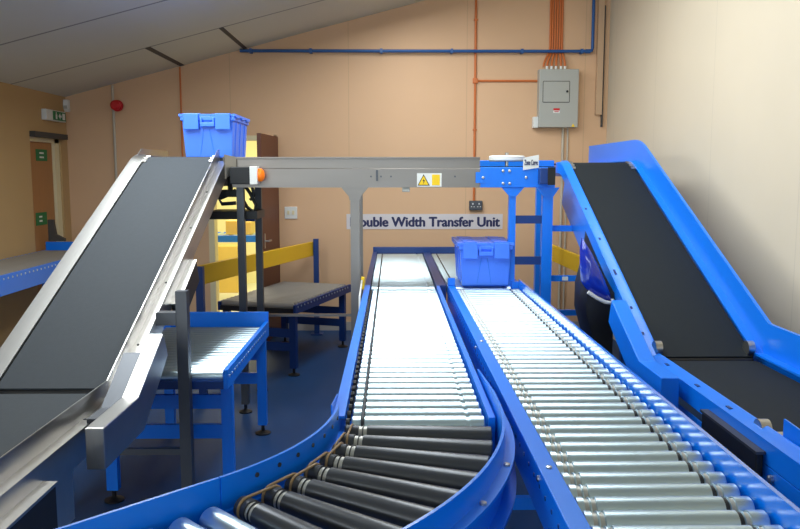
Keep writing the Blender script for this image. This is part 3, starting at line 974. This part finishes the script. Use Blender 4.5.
# ------------------------------------------------------------------ overhead conveyor
BF, BR = 5.19, 5.82
zb0 = atY(400, 187.5, BF).z; zt1 = atY(400, 157.0, BF).z; zmid = atY(400, 169, BF).z
xs0 = -1.58; xm = atY(480, 175, BF).x; xe = atY(555, 175, BF).x
oh = thing('overhead_conveyor', (-.3, 5.5, 0), 'raised stainless and blue conveyor bridging the two inclines', 'conveyor')
ZB = 1.738
xl_ = atY(232, 170, BF).x
MB().prism([(BF, zb0), (BF, zmid), (BF + .05, zmid), (BF + .05, zmid - .008), (BF + .008, zmid - .008), (BF + .008, zb0 + .008), (BF + .05, zb0 + .008), (BF + .05, zb0)], 'X', xl_, xm).build('front_channel', M['beam_steel'], oh)
MB().prism([(BF + .006, zmid), (BF + .012, zmid + .006), (BF + .012, zt1 - .012), (BF - .002, zt1 - .010), (BF - .002, zt1), (BF + .018, zt1), (BF + .018, zmid)], 'X', xl_ - .06, xm).build('front_guide', M['beam_steel'], oh)
MB().box(xs0, xm, BR - .03, BR, zb0, zt1).build('rear_rail', M['beam_steel'], oh)
MB().box(xm, xe, BF + .03, BR - .03, ZB - .075, ZB - .057).build('curve_bed', M['belt_black'], oh)
MB().box(xs0, xm, BF + .03, BR - .03, ZB - .03, ZB - .012).build('bed', M['steel_post'], oh)
MB().box(xs0, xm, BF + .06, BR - .06, ZB - .012, ZB - .004).build('belt', M['belt_black'], oh)
# joint bracket and screws on the beam
jp = atY(377, 170, BF)
MB().box(jp.x - .006, jp.x + .006, BF - .012, BF, atY(0, 181, BF).z, atY(0, 170, BF).z).build('joint_latch', M['steel_post'], oh)
for px_ in (371, 381, 391, 455):
    MB().lathe([(0, .006), (.004, .006)], atY(px_, 176.5, BF), (0, -1, 0), 8).build('screw', M['steel_post'], oh)
q = atY(406, 189.5, BF)
MB().box(q.x - .025, q.x + .025, BF + .01, BF + .06, q.z - .016, zb0).build('sensor', M['grey_box'], oh, bevel=.003)
# hazard label
a = atY(417, 173.2, BF); b = atY(441.5, 186.6, BF)
wl = MB().box(a.x, b.x, BF - .002, BF, b.z, a.z).build('hazard_label', M['white'], oh)
hc = a.x + (b.x - a.x) * .27; hz = (a.z + b.z) / 2; hs = (a.z - b.z) * .42
MB().prism([(hc - hs * 1.1, hz - hs), (hc + hs * 1.1, hz - hs), (hc, hz + hs)], 'Y', BF - .003, BF - .002).build('triangle_border', M['black'], wl)
MB().prism([(hc - hs * .88, hz - hs * .86), (hc + hs * .88, hz - hs * .86), (hc, hz + hs * .74)], 'Y', BF - .0036, BF - .003).build('triangle', M['label_yellow'], wl)
MB().prism([(hc + .004, hz + .012), (hc - .008, hz - .008), (hc, hz - .008), (hc - .004, hz - .03), (hc + .009, hz - .002), (hc + .001, hz - .002)], 'Y', BF - .0042, BF - .0036).build('symbol', M['black'], wl)
hx2 = a.x + (b.x - a.x) * .77
MB().box(hx2 - .026, hx2 + .026, BF - .003, BF - .002, hz - hs * .95, hz + hs * .95).build('text_panel', M['label_yellow'], wl)
# stainless legs
for px_, y in ((242, BF + .03), (259.5, BR - .06)):
    q = atY(px_, 250, y)
    lg = MB().box(q.x - .024, q.x + .024, y - .024, y + .024, .06, zb0 + .02).build('leg', M['steel_post'], oh)
    MB().lathe([(0, .045), (.008, .045), (.018, .02), (.022, .011), (.07, .011)], (q.x, y, 0), (0, 0, 1), 16).build('levelling_foot', M['black'], lg, smooth=.6)
    if y < 5.5: xlA = q.x
q = atY(355.3, 230, BF + .04)
xlB = q.x
for y in (BF + .04, BR - .06):
    lg = MB().box(q.x - .031, q.x + .031, y - .025, y + .025, .06, zb0).build('leg', M['beam_steel'], oh)
    MB().lathe([(0, .045), (.008, .045), (.018, .02), (.022, .011), (.07, .011)], (q.x, y, 0), (0, 0, 1), 16).build('levelling_foot', M['black'], lg, smooth=.6)
MB().prism([(xlB - .09, zb0), (xlB + .09, zb0), (xlB + .04, zb0 - .06), (xlB + .034, zb0 - .085), (xlB - .034, zb0 - .085), (xlB - .04, zb0 - .06)], 'Y', BF + .006, BF + .014).build('leg_bracket', M['beam_steel'], oh)
q = atY(300, 315, BF + .04)
MB().box(xlA, xlB, BF + .025, BF + .05, q.z - .008, q.z + .008).build('cross_bar', M['beam_steel'], oh)
# left end: black junction box and lamp, sloped end plate joining the incline guard
p = atY(231, 167, BF - .02); q = atY(252, 184, BF - .02)
jb = MB().box(p.x, q.x, BF - .07, BF - .001, q.z, p.z).build('junction_box', M['black'], oh, bevel=.005)
p = atY(251, 166.5, BF - .03); q = atY(259, 184.5, BF - .03)
lamp = MB().box(p.x, q.x, BF - .09, BF - .001, q.z, p.z).build('beacon_base', M['white'], oh, bevel=.004)
pc = atY(260.5, 175, BF - .045)
MB().lathe([(0, .042), (.022, .042), (.036, .028), (.04, .012)], (q.x, BF - .045, pc.z), (1, 0, 0), 20).build('beacon_lens', M['amber'], lamp, smooth=.6)
# sloped cheek from incline guard down to the beam
ck = MB()
c0 = Vector((LX1 + .05, 5.15, LC[1] + .015)); c1 = Vector((xl_ + .03, BF - .004, zt1))
ck.add([c0, c1, c1 - Vector((0, 0, .09)), c0 - Vector((0, 0, .16)), c0 + Vector((-.006, .006, 0)), c1 + Vector((-.006, .006, 0)), c1 + Vector((-.006, .006, -.09)), c0 + Vector((-.006, .006, -.16))],
       [(0, 1, 2, 3), (7, 6, 5, 4), (0, 4, 5, 1), (1, 5, 6, 2), (2, 6, 7, 3), (3, 7, 4, 0)])
ck.build('end_cheek', M['steel'], oh)
# cable loops and tray under the left end
cb = MB()
P = lambda x, y, Y=BF + .12: atY(x, y, Y)
cb.tube([P(245, 186), P(250, 193), P(256, 205), P(254, 212), P(247, 207), P(243, 200)], .012, 8)
cb.tube([P(252, 186), P(254, 196), P(250, 200)], .011, 8)
cb.tube([P(236, 190), P(228, 195), P(219, 199), P(222, 204), P(236, 203)], .013, 8)
cb.build('cable_loop', M['black'], oh, smooth=1.0)
a = atY(209, 211, BF + .12); b = atY(258, 219, BF + .12)
MB().box(a.x, b.x, BF + .08, BF + .40, b.z, a.z).build('cable_tray', M['black'], oh)
a = atY(219, 190, BF + .12); b = atY(237, 197, BF + .12)
MB().box(a.x, b.x, BF + .1, BF + .3, b.z, a.z).bar(((a.x + b.x) / 2, BF + .2, a.z), ((a.x + b.x) / 2, BF + .2, ZB - .03), .03, .03, up=(0, 1, 0)).build('motor', M['black'], oh)
a = atY(246, 213, BF + .42); b = atY(256, 221, BF + .42)
MB().box(a.x, b.x, BF + .36, BF + .42, b.z, a.z).build('connector', M['navy_shade'], oh)

# blue drive end
MB().box(xm + .001, xe, BF - .012, BF + .03, zb0 + .0, zmid + .012).build('drive_frame', M['blue'], oh, bevel=.004)
a = atY(480, 169, BF - .02); b = atY(489, 187, BF - .02)
MB().box(xm - .03, xm + .06, BF - .016, BF - .012, zb0 + .03, zmid - .02).build('joint_plate', M['blue'], oh)
for px_, py in ((503, 171), (509.5, 171), (503, 183.5), (509.5, 183.5), (483, 177.5), (526, 177.5), (556, 171), (556, 180)):
    if px_ < 554:
        q = atY(px_, py, BF - .012)
        MB().lathe([(0, .009), (.006, .009), (.008, .005)], (q.x, BF - .016 if px_ < 486 else BF - .012, q.z), (0, -1, 0), 10).build('bolt', M['steel'], oh)
MB().box(xm, 1.20, BR - .03, BR, zb0 + .05, atY(520, 160.5, BR).z).build('rear_guard', M['blue'], oh, bevel=.003)
q = atY(507, 158.5, BF + .15)
gw = MB().lathe([(0, .02), (.002, .115), (.01, .122), (.032, .122), (.04, .115), (.042, .02)], (q.x, BF + .16, q.z - .021), (0, 0, 1), 36).build('guide_wheel', M['white'], oh, smooth=.5)
MB().cyl((q.x, BF + .16, ZB - .06), (q.x, BF + .16, q.z + .04), .012).build('wheel_axle', M['steel'], gw, smooth=.6)
p = atY(537, 168, BF - .03); q = atY(552.5, 185.5, BF - .03)
mc = MB().box(p.x + .01, q.x, BF - .09, BF - .013, q.z + .008, p.z).build('motor_cover', M['navy_shade'], oh, bevel=.006)
MB().box(q.x - .045, q.x + .004, BF - .095, BF - .086, q.z + .004, p.z + .004).build('cover_end', M['black'], mc)
xl1 = atY(511.5, 230, BF + .03).x; xl2 = atY(546.5, 230, BF + .03).x
for x, w in ((xl1, .045), (xl2, .07)):
    lg = MB().box(x - w / 2, x + w / 2, BF + .005, BF + .055, .06, zb0).build('leg', M['blue'], oh)
    MB().lathe([(0, .045), (.008, .045), (.018, .02), (.022, .011), (.07, .011)], (x, BF + .03, 0), (0, 0, 1), 16).build('levelling_foot', M['black'], lg, smooth=.6)
    MB().prism([(x - .075, zb0), (x + .075, zb0), (x + w / 2, zb0 - .06), (x - w / 2, zb0 - .06)], 'Y', BF - .004, BF + .004).build('leg_bracket', M['blue'], oh)
for py in (219.5, 260.5):
    q = atY(527, py, BF + .03)
    MB().box(xl1, xl2, BF + .02, BF + .04, q.z - .027, q.z + .027).build('cross_bar', M['navy_shade'], oh)

# small card sign on the drive end
a = atY(523.5, 156.5, BF - .03); b = atY(539, 169.5, BF - .03)
cs = thing('sign', ((a.x + b.x) / 2, BF - .02, b.z), 'small white card reading Zone Curve beside the white guide wheel', 'sign')
MB().add([(a.x, BF - .022, b.z - .004), (b.x, BF - .018, b.z + .012), (b.x, BF - .018, a.z + .012), (a.x, BF - .022, a.z - .008),
          (a.x, BF - .020, b.z - .004), (b.x, BF - .016, b.z + .012), (b.x, BF - .016, a.z + .012), (a.x, BF - .020, a.z - .008)],
         [(0, 1, 2, 3), (7, 6, 5, 4), (0, 4, 5, 1), (1, 5, 6, 2), (2, 6, 7, 3), (3, 7, 4, 0)]).build('card', M['white'], cs)
text('lettering', 'Zone Curve', M['ink'], cs, ((a.x + b.x) / 2, BF - .024, (a.z + b.z) / 2 + .004), (b.x - a.x) * .85, .035, '-Y', bold=.02)

# tote on the overhead conveyor, behind the left crest
tp = atY(208, 157, BF + .08)
make_tote(tp.x + .0, BF + .085, ZB - .003, 'blue lidded tote riding high beside the top of the stainless incline')

# ------------------------------------------------------------------ right incline (blue)
RK = (3.60, .77); RC = (5.62, 1.712)
RX0, RX1 = 1.268, 1.718
ri = thing('incline_conveyor', (1.5, 4.2, 0), 'blue belt incline with a black belt on the right', 'conveyor')
pts = [(2.50, RK[1]), RK, RC, (7.0, RC[1])]
pathR = arc_path(pts, .06); railR = arc_path(pts, .10)
MB().sweep([(RX0 + .004, 0), (RX1 - .004, 0), (RX1 - .004, -.006), (RX0 + .004, -.006)], [(RK[0], RK[1])] + pathR[2:]).build('belt', M['belt_black'], ri, smooth=.7)
MB().sweep([(RX0 + .004, -.014), (RX1 - .004, -.014), (RX1 - .004, -.02), (RX0 + .004, -.02)], [pathR[0], (RK[0] - .03, RK[1])]).build('belt', M['belt_black'], ri)
MB().cyl((RX0 + .006, RK[0] + .012, RK[1] - .026), (RX1 - .006, RK[0] + .012, RK[1] - .026), .022, 16).build('nose_roller', M['black'], ri, smooth=.6)
MB().sweep([(RX0 + .004, -.022), (RX1 - .004, -.022), (RX1 - .004, -.10), (RX0 + .004, -.10)], pathR).build('bed', M['navy_shade'], ri)
railR2 = arc_path([(1.5, RK[1])] + pts[1:3] + [(5.80, RC[1])], .10)
MB().sweep([(RX0, .016), (RX0 - .005, .016), (RX0 - .022, .008), (RX0 - .055, .002), (RX0 - .055, -.075), (RX0 - .049, -.075), (RX0 - .049, -.006), (RX0, -.006)], railR2).build('side_rail', M['blue'], ri, smooth=.3)
MB().sweep([(RX1, .018), (RX1 + .04, .018), (RX1 + .04, .165), (RX1 + .058, .165), (RX1 + .058, -.13), (RX1 + .04, -.13), (RX1 + .04, .008), (RX1, .008)], railR).build('side_guard', M['blue'], ri, smooth=.4)
slR = math.atan2(RC[1] - RK[1], RC[0] - RK[0])


def on_rampR(y):
    return RK[1] + (y - RK[0]) * math.tan(slR)


nR = Vector((0, -math.sin(slR), math.cos(slR)))
# slots and screws on the left rail
for y in (2.75, 3.05, 3.4):
    MB().box(RX0 - .036, RX0 - .024, y, y + .035, RK[1] + .003, RK[1] + .0095).build('rail_slot', M['navy_shade'], ri)
for y in (3.75, 3.95, 4.25, 4.6, 4.95):
    q = Vector((RX0 - .032, y, on_rampR(y))) + nR * .004
    d = Vector((0, math.cos(slR), math.sin(slR)))
    MB().bar(q, q + d * (.02 if y != 4.25 else .05), .012, .009, up=nR).build('rail_slot', M['navy_shade'], ri)
for x in (RX0 + .012, RX1 - .012):
    for k, (dy, dz) in enumerate(((-.09, -.038), (-.05, -.02), (-.01, -.006), (.03, .0))):
        MB().cyl((x - .016, RC[0] + dy, RC[1] + dz - .004), (x + .016, RC[0] + dy, RC[1] + dz - .004), .013, 14).build('crest_roller', M['steel'], ri, smooth=.6)
for x in (RX0 - .004, RX1 - .014):
    MB().cyl((x - .014, RK[0] + .03, RK[1] + .035), (x + .018, RK[0] + .03, RK[1] + .035), .035, 20).build('knee_roller', M['steel'], ri, smooth=.6)
MB().cyl((RX0 + .001, 2.49, RK[1] - .028), (RX1 + .0, 2.49, RK[1] - .028), .036, 20).build('end_roller', M['steel'], ri, smooth=.6)
MB().cyl((RX0 - .022, 2.56, RK[1] - .004), (RX0 + .014, 2.56, RK[1] - .004), .034, 20).build('end_cap', M['steel'], ri, smooth=.6)
# knee-shaped chain guard on the left side of the incline
ga, gb = RX0 - .165, RX0 - .09
MB().prism([(3.10, .80), (3.40, .80), (3.86, 1.00), (3.90, .88), (3.44, .66), (3.10, .66)], 'X', ga, gb).build('chain_guard', M['blue'], ri, bevel=.004)
MB().prism([(3.2, .76), (3.5, .76), (3.8, .9), (3.8, .86), (3.5, .70), (3.2, .70)], 'X', gb - .01, RX0 - .06).build('guard_bracket', M['navy_shade'], ri)
MB().prism([(2.45, .655), (3.66, .655), (3.66, .45), (2.45, .45)], 'X', RX0 - .050, RX0 - .042).build('side_plate', M['blue'], ri)
dg = MB().box(RX0 - .084, RX0 - .060, 2.43, 2.88, .42, .725).build('drive_guard', M['black'], ri, bevel=.004)
MB().box(RX0 - .088, RX0 - .057, 2.425, 2.885, .725, .735).build('guard_lip', M['steel_post'], dg)
# skirts under the ramp's left rail: blue above, black below
sx = RX0 - .045


def skirt(y0, y1, d0, d1, m, nm, par=ri):
    P = []
    for y, d in ((y0, d0), (y1, d0), (y1, d1), (y0, d1)):
        q = Vector((0, y, on_rampR(y))) - nR * d
        P.append((q.y, q.z))
    return MB().prism(P, 'X', sx, sx + .006).build(nm, m, par)


skirt(4.86, 5.50, .06, .26, M['blue'], 'upper_skirt')
skirt(3.75, 4.86, .06, .24, M['black'], 'lower_skirt')
# rounded black drive housing with a glossy blue cover
hb = MB()
prof = [(1.07, 1.12), (1.045, 1.02), (1.045, .88), (1.085, .74), (1.14, .58), (1.21, .45), (1.21, 1.0), (1.12, 1.16), (1.08, 1.18)]
prof = [(x, z) for x, z in prof]
y0, y1 = 4.18, 4.46
vs = []; fs = []
rows = ((y0, .90), (y0 + .05, .98), (y0 + .1, 1.0), (y1 - .06, 1.0), (y1, .85))
for yy, s in rows:
    for x, z in prof:
        vs.append((1.21 + (x - 1.21) * s, yy, .86 + (z - .86) * (s if s < 1 else 1.0)))
k = len(prof)
for i in range(len(rows) - 1):
    for j in range(k):
        fs.append((i * k + j, i * k + (j + 1) % k, (i + 1) * k + (j + 1) % k, (i + 1) * k + j))
fs.append(tuple(range(k))[::-1]); fs.append(tuple(range((len(rows) - 1) * k, len(rows) * k)))
hb.add(vs, fs)
hbo = hb.build('drive_housing', M['black'], ri, smooth=.9)
cv = []
Yh = y0 - .012
for px_, py in ((583, 238), (581, 250), (581, 264), (582, 282), (588, 291), (597, 297), (605, 301), (612, 302), (611, 294), (606, 281), (599, 265), (591, 250)):
    q = atY(px_, py, Yh); cv.append((q.x, q.z))
cvm = MB(); kk = len(cv)
cx_ = sum(p[0] for p in cv) / kk; cz_ = sum(p[1] for p in cv) / kk
vs = [(x, Yh + .03, z) for x, z in cv] + [(cx_ + (x - cx_) * .93, Yh, cz_ + (z - cz_) * .93) for x, z in cv] + [(cx_ + (x - cx_) * .5, Yh - .025, cz_ + (z - cz_) * .5) for x, z in cv]
fs = [(r * kk + j, r * kk + (j + 1) % kk, (r + 1) * kk + (j + 1) % kk, (r + 1) * kk + j) for r in range(2) for j in range(kk)] + [tuple(range(2 * kk, 3 * kk))]
cvm.add(vs, fs)
cvo = cvm.build('housing_cover', M['gloss_blue'], hbo, smooth=1.2)
tag(cvo, 'glossy blue cover')
rim = [atY(x, y, Yh - .004) for x, y in ((588, 292), (597, 298), (605, 302), (612, 303), (612.5, 299))]
MB().tube(rim, .011, 8).build('rim_reflection', M['white'], hbo, smooth=1.0)  # white tube modelling the bright reflection along the cover's lower edge
# stands
for y, xs in ((2.9, (RX0 - .03, RX1 + .03)), (5.27, (RX1 + .03,)), (6.7, (RX0, RX1 + .03))):
    z_ = RK[1] - .12 if y < 3 else RC[1] - .12
    if y == 5.27: z_ = on_rampR(5.27) - .12
    for x in xs:
        MB().box(x - .03, x + .03, y - .03, y + .03, 0, z_).build('leg', M['blue'], ri)
for py in (228.5, 278.5):
    q = atY(560, py, BF + .07)
    MB().box(xl2 + .037, RX1 + .03, BF + .07, BF + .10, q.z - .02, q.z + .02).build('cross_bar', M['blue'], ri)
q = atY(565, 278.5, BF + .07)
MB().box(q.x - .02, q.x + .02, BF + .066, BF + .07, q.z - .013, q.z + .013).build('tag', M['white'], ri)
MB().box(RX0 - .0, RX1 + .03, 6.685, 6.715, .4, .45).build('cross_bar', M['blue'], ri)

# next conveyor at the bottom right corner
nx = thing('belt_conveyor', (1.5, 2.0, 0), 'blue conveyor end plate below the black belt at the right edge', 'conveyor')
MB().prism([(2.44, .84), (1.5, .80), (1.5, .60), (2.44, .60)], 'X', RX0 + .004, RX0 + .010).build('side_plate', M['blue'], nx)
MB().prism([(2.44, .84), (1.5, .80), (1.5, .60), (2.44, .60)], 'X', RX1 + .024, RX1 + .03).build('side_plate', M['blue'], nx)
MB().box(RX0 - .054, RX0 - .02, 1.5, 2.47, .45, .69).build('side_rail', M['blue'], nx, bevel=.003)
q = Vector((RX0 - .054, 2.38, .66))
MB().lathe([(0, .014), (.01, .014), (.014, .008)], q, (-1, 0, 0), 12).build('bolt', M['steel'], nx, smooth=.6)
MB().box(RX0 + .012, RX1 + .02, 1.5, 2.44, .73, .755).build('belt', M['belt_black'], nx)
for x in (RX0 + .0, RX1 + .02):
    MB().box(x - .03, x + .03, 1.7, 1.76, 0, .62).build('leg', M['blue'], nx)

# ------------------------------------------------------------------ left-hand roller tables
def roller_table(name, label, origin, ang, w, L, z, roller_m, pitch, rail_m, back=False, rail_up=.01, end_m=None, leg_y=(.1, None), leg_in=.03, group=None, lowbars=(.33, .52), rail_h=.085):
    """Local frame: x across (0..w), y along (0..L); rollers run across."""
    t = thing(name, (origin[0], origin[1], 0), label, 'roller table', group)
    t.rotation_euler = (0, 0, ang)
    WORLD[t.name] = Vector((0, 0, 0))      # children are built in local coordinates
    me = roller_mesh(w - .05, (), roller_m, roller_m, 18)
    n = int((L - .06) / pitch)
    for k in range(n):
        inst('roller', me, t, (.025, .045 + k * pitch, z - RR))
    for x in (0, w - .022):
        MB().box(x, x + .022, 0, L, z - rail_h, z + rail_up).build('side_rail', rail_m, t, bevel=.002)
    repeat('axle_nut', MB().cyl((0, 0, 0), (.003, 0, 0), .008, 8), M['zinc'], t, [(w, .045 + k * pitch, z - RR) for k in range(n)])
    MB().box(.022, w - .022, 0, .02, z - .085, z - .045).build('end_bar', end_m or M['navy_shade'], t)
    MB().box(.0, w, L, L + .02, z - .085, z + (.07 if back else -.03)).build('end_stop' if back else 'end_bar', rail_m, t, bevel=.002)
    ly = (leg_y[0], leg_y[1] if leg_y[1] else L - .1)
    for y in ly:
        for x in (leg_in, w - leg_in):
            lg = MB().box(x - .028, x + .028, y - .022, y + .022, .06, z - .085).build('leg', rail_m, t)
            MB().lathe([(0, .048), (.008, .048), (.018, .02), (.022, .011), (.07, .011)], (x, y, 0), (0, 0, 1), 16).build('levelling_foot', M['black'], lg, smooth=.6)
        for b in lowbars:
            MB().box(leg_in, w - leg_in, y - .012, y + .012, z * b, z * b + .07).build('cross_bar', rail_m, t)
    return t


a = atZ(268, 323, .69); b = atZ(228, 372, .69)
T1X = (a.x + b.x) / 2
roller_table('roller_table', 'blue framed table of silver rollers beside the stainless incline', (T1X - .64, b.y), 0, .64, a.y - b.y, .69, M['zinc'], .062, M['blue'], back=True, leg_y=(.12, None), lowbars=(.47, .69))
fl = atZ(225, 296, .60); frr = atZ(295.5, 304, .60); br = atZ(351, 283, .60)
d = (br - frr); ang = math.atan2(d.y, d.x) - PI / 2
wv = .70
org = Vector((frr.x, frr.y, 0)) - Vector((math.cos(ang), math.sin(ang), 0)) * wv
roller_table('roller_table', 'blue framed table of dull grey rollers near the back wall, lying under the yellow barrier', (org.x, org.y), ang, wv, d.length, .60, M['dull_roller'], .066, M['navy_shade'], rail_up=-.012, end_m=M['black'], leg_y=(.06, None), leg_in=.05)
c0 = atZ(65, 258, .92); c1 = atZ(0, 276.5, .92)
T3X = (c0.x + c1.x) / 2
roller_table('roller_table', 'long dark roller table against the left wall under the fire door', (XL + .015, 4.6), 0, T3X - XL - .015, 7.4 - 4.6, .92, M['dull_roller'], .066, M['blue'], back=True, rail_up=-.005, leg_y=(.3, None), rail_h=.15)
MB_ = None

# grey boot / doorstop things on that table's end and pole
p = atY(54, 226, 7.42)
tag(MB().prism([(p.x - .05, .995), (p.x + .1, .995), (p.x + .1, 1.02), (p.x + .02, 1.06), (p.x + .0, 1.2), (p.x - .05, 1.2)], 'Y', 7.40, 7.44).build('bracket', M['seam']),
    'dark angled bracket on the end board of the left wall table', 'bracket')

# ------------------------------------------------------------------ yellow barriers
def barrier(p0, p1, h, posts, label):
    p0 = Vector(p0); p1 = Vector(p1)
    t = thing('barrier', ((p0.x + p1.x) / 2, (p0.y + p1.y) / 2, 0), label, 'barrier')
    MB().bar(p0, p1, .03, h).build('board', M['yellow'], t, bevel=.004)
    dd = (p1 - p0).normalized(); nn = Vector((dd.y, -dd.x, 0)).normalized()
    for f, up in posts:
        q = p0 + (p1 - p0) * f
        c = q - nn * .042
        MB().box(c.x - .026, c.x + .026, c.y - .026, c.y + .026, 0, q.z + h / 2 + up).build('post', M['navy_shade'], t)
        MB().box(c.x - .06, c.x + .06, c.y - .06, c.y + .06, 0, .01).build('base_plate', M['navy_shade'], t)
    return t


r = atY(313, 248.5, 7.88); l = atY(192, 277, 5.45)
barrier(r, l, .142, ((.01, .03), (.985, .0)), 'long yellow barrier board crossing in front of the back doorway')
r = atY(537, 246, 7.5); l = atY(579, 264, 6.5)
l2 = r + (l - r) * 1.8
barrier(r, l2, .145, ((.01, .10), (.98, .0)), 'short yellow barrier board behind the blue legs on the right')

# ------------------------------------------------------------------ lights
def area(name, loc, rot, sx, sy, power, col):
    l = bpy.data.lights.new(name, 'AREA'); l.shape = 'RECTANGLE'; l.size = sx; l.size_y = sy
    l.energy = power; l.color = col
    o = bpy.data.objects.new(name, l); C.objects.link(o)
    o.location = loc; o.rotation_euler = rot
    return o


# daylight through the two windows
area('daylight_left', (XL - .25, (WY0 + WY1) / 2, (WZ0 + WZ1) / 2), (0, -PI / 2, 0), WZ1 - WZ0, WY1 - WY0, 125, (.86, .94, 1.0))
area('daylight_behind', ((BX0 + BX1) / 2, YB - .16, (BZ0 + BZ1) / 2), (PI / 2, 0, 0), BX1 - BX0, BZ1 - BZ0, 105, (.74, .89, 1.0))
# overhead strips from reflections; right-hand one added to brighten the lane B rollers
tilt = -math.atan(.268)
for x, y, L, p in ((.05, 5.1, 4.6, 76), (-1.6, 4.4, 2.4, 52), (1.05, 4.6, 3.2, 30)):
    area('unseen_strip', (x, y, ceil_z(x) - .12), (0, tilt, 0), .5, L, p, (.90, .97, 1.0))
area('annex_lamp', (-1.8, 9.6, 2.66), (0, 0, 0), 1.5, 1.5, 80, (1.0, .95, .72))
w = bpy.data.worlds.new('World'); SC.world = w; w.use_nodes = True
w.node_tree.nodes['Background'].inputs[0].default_value = (.55, .62, .7, 1)
w.node_tree.nodes['Background'].inputs[1].default_value = .3
vs_ = SC.view_settings
vs_.view_transform = 'Standard'; vs_.look = 'None'; vs_.gamma = 1.0; vs_.exposure = 0.12
vs_.use_curve_mapping = False
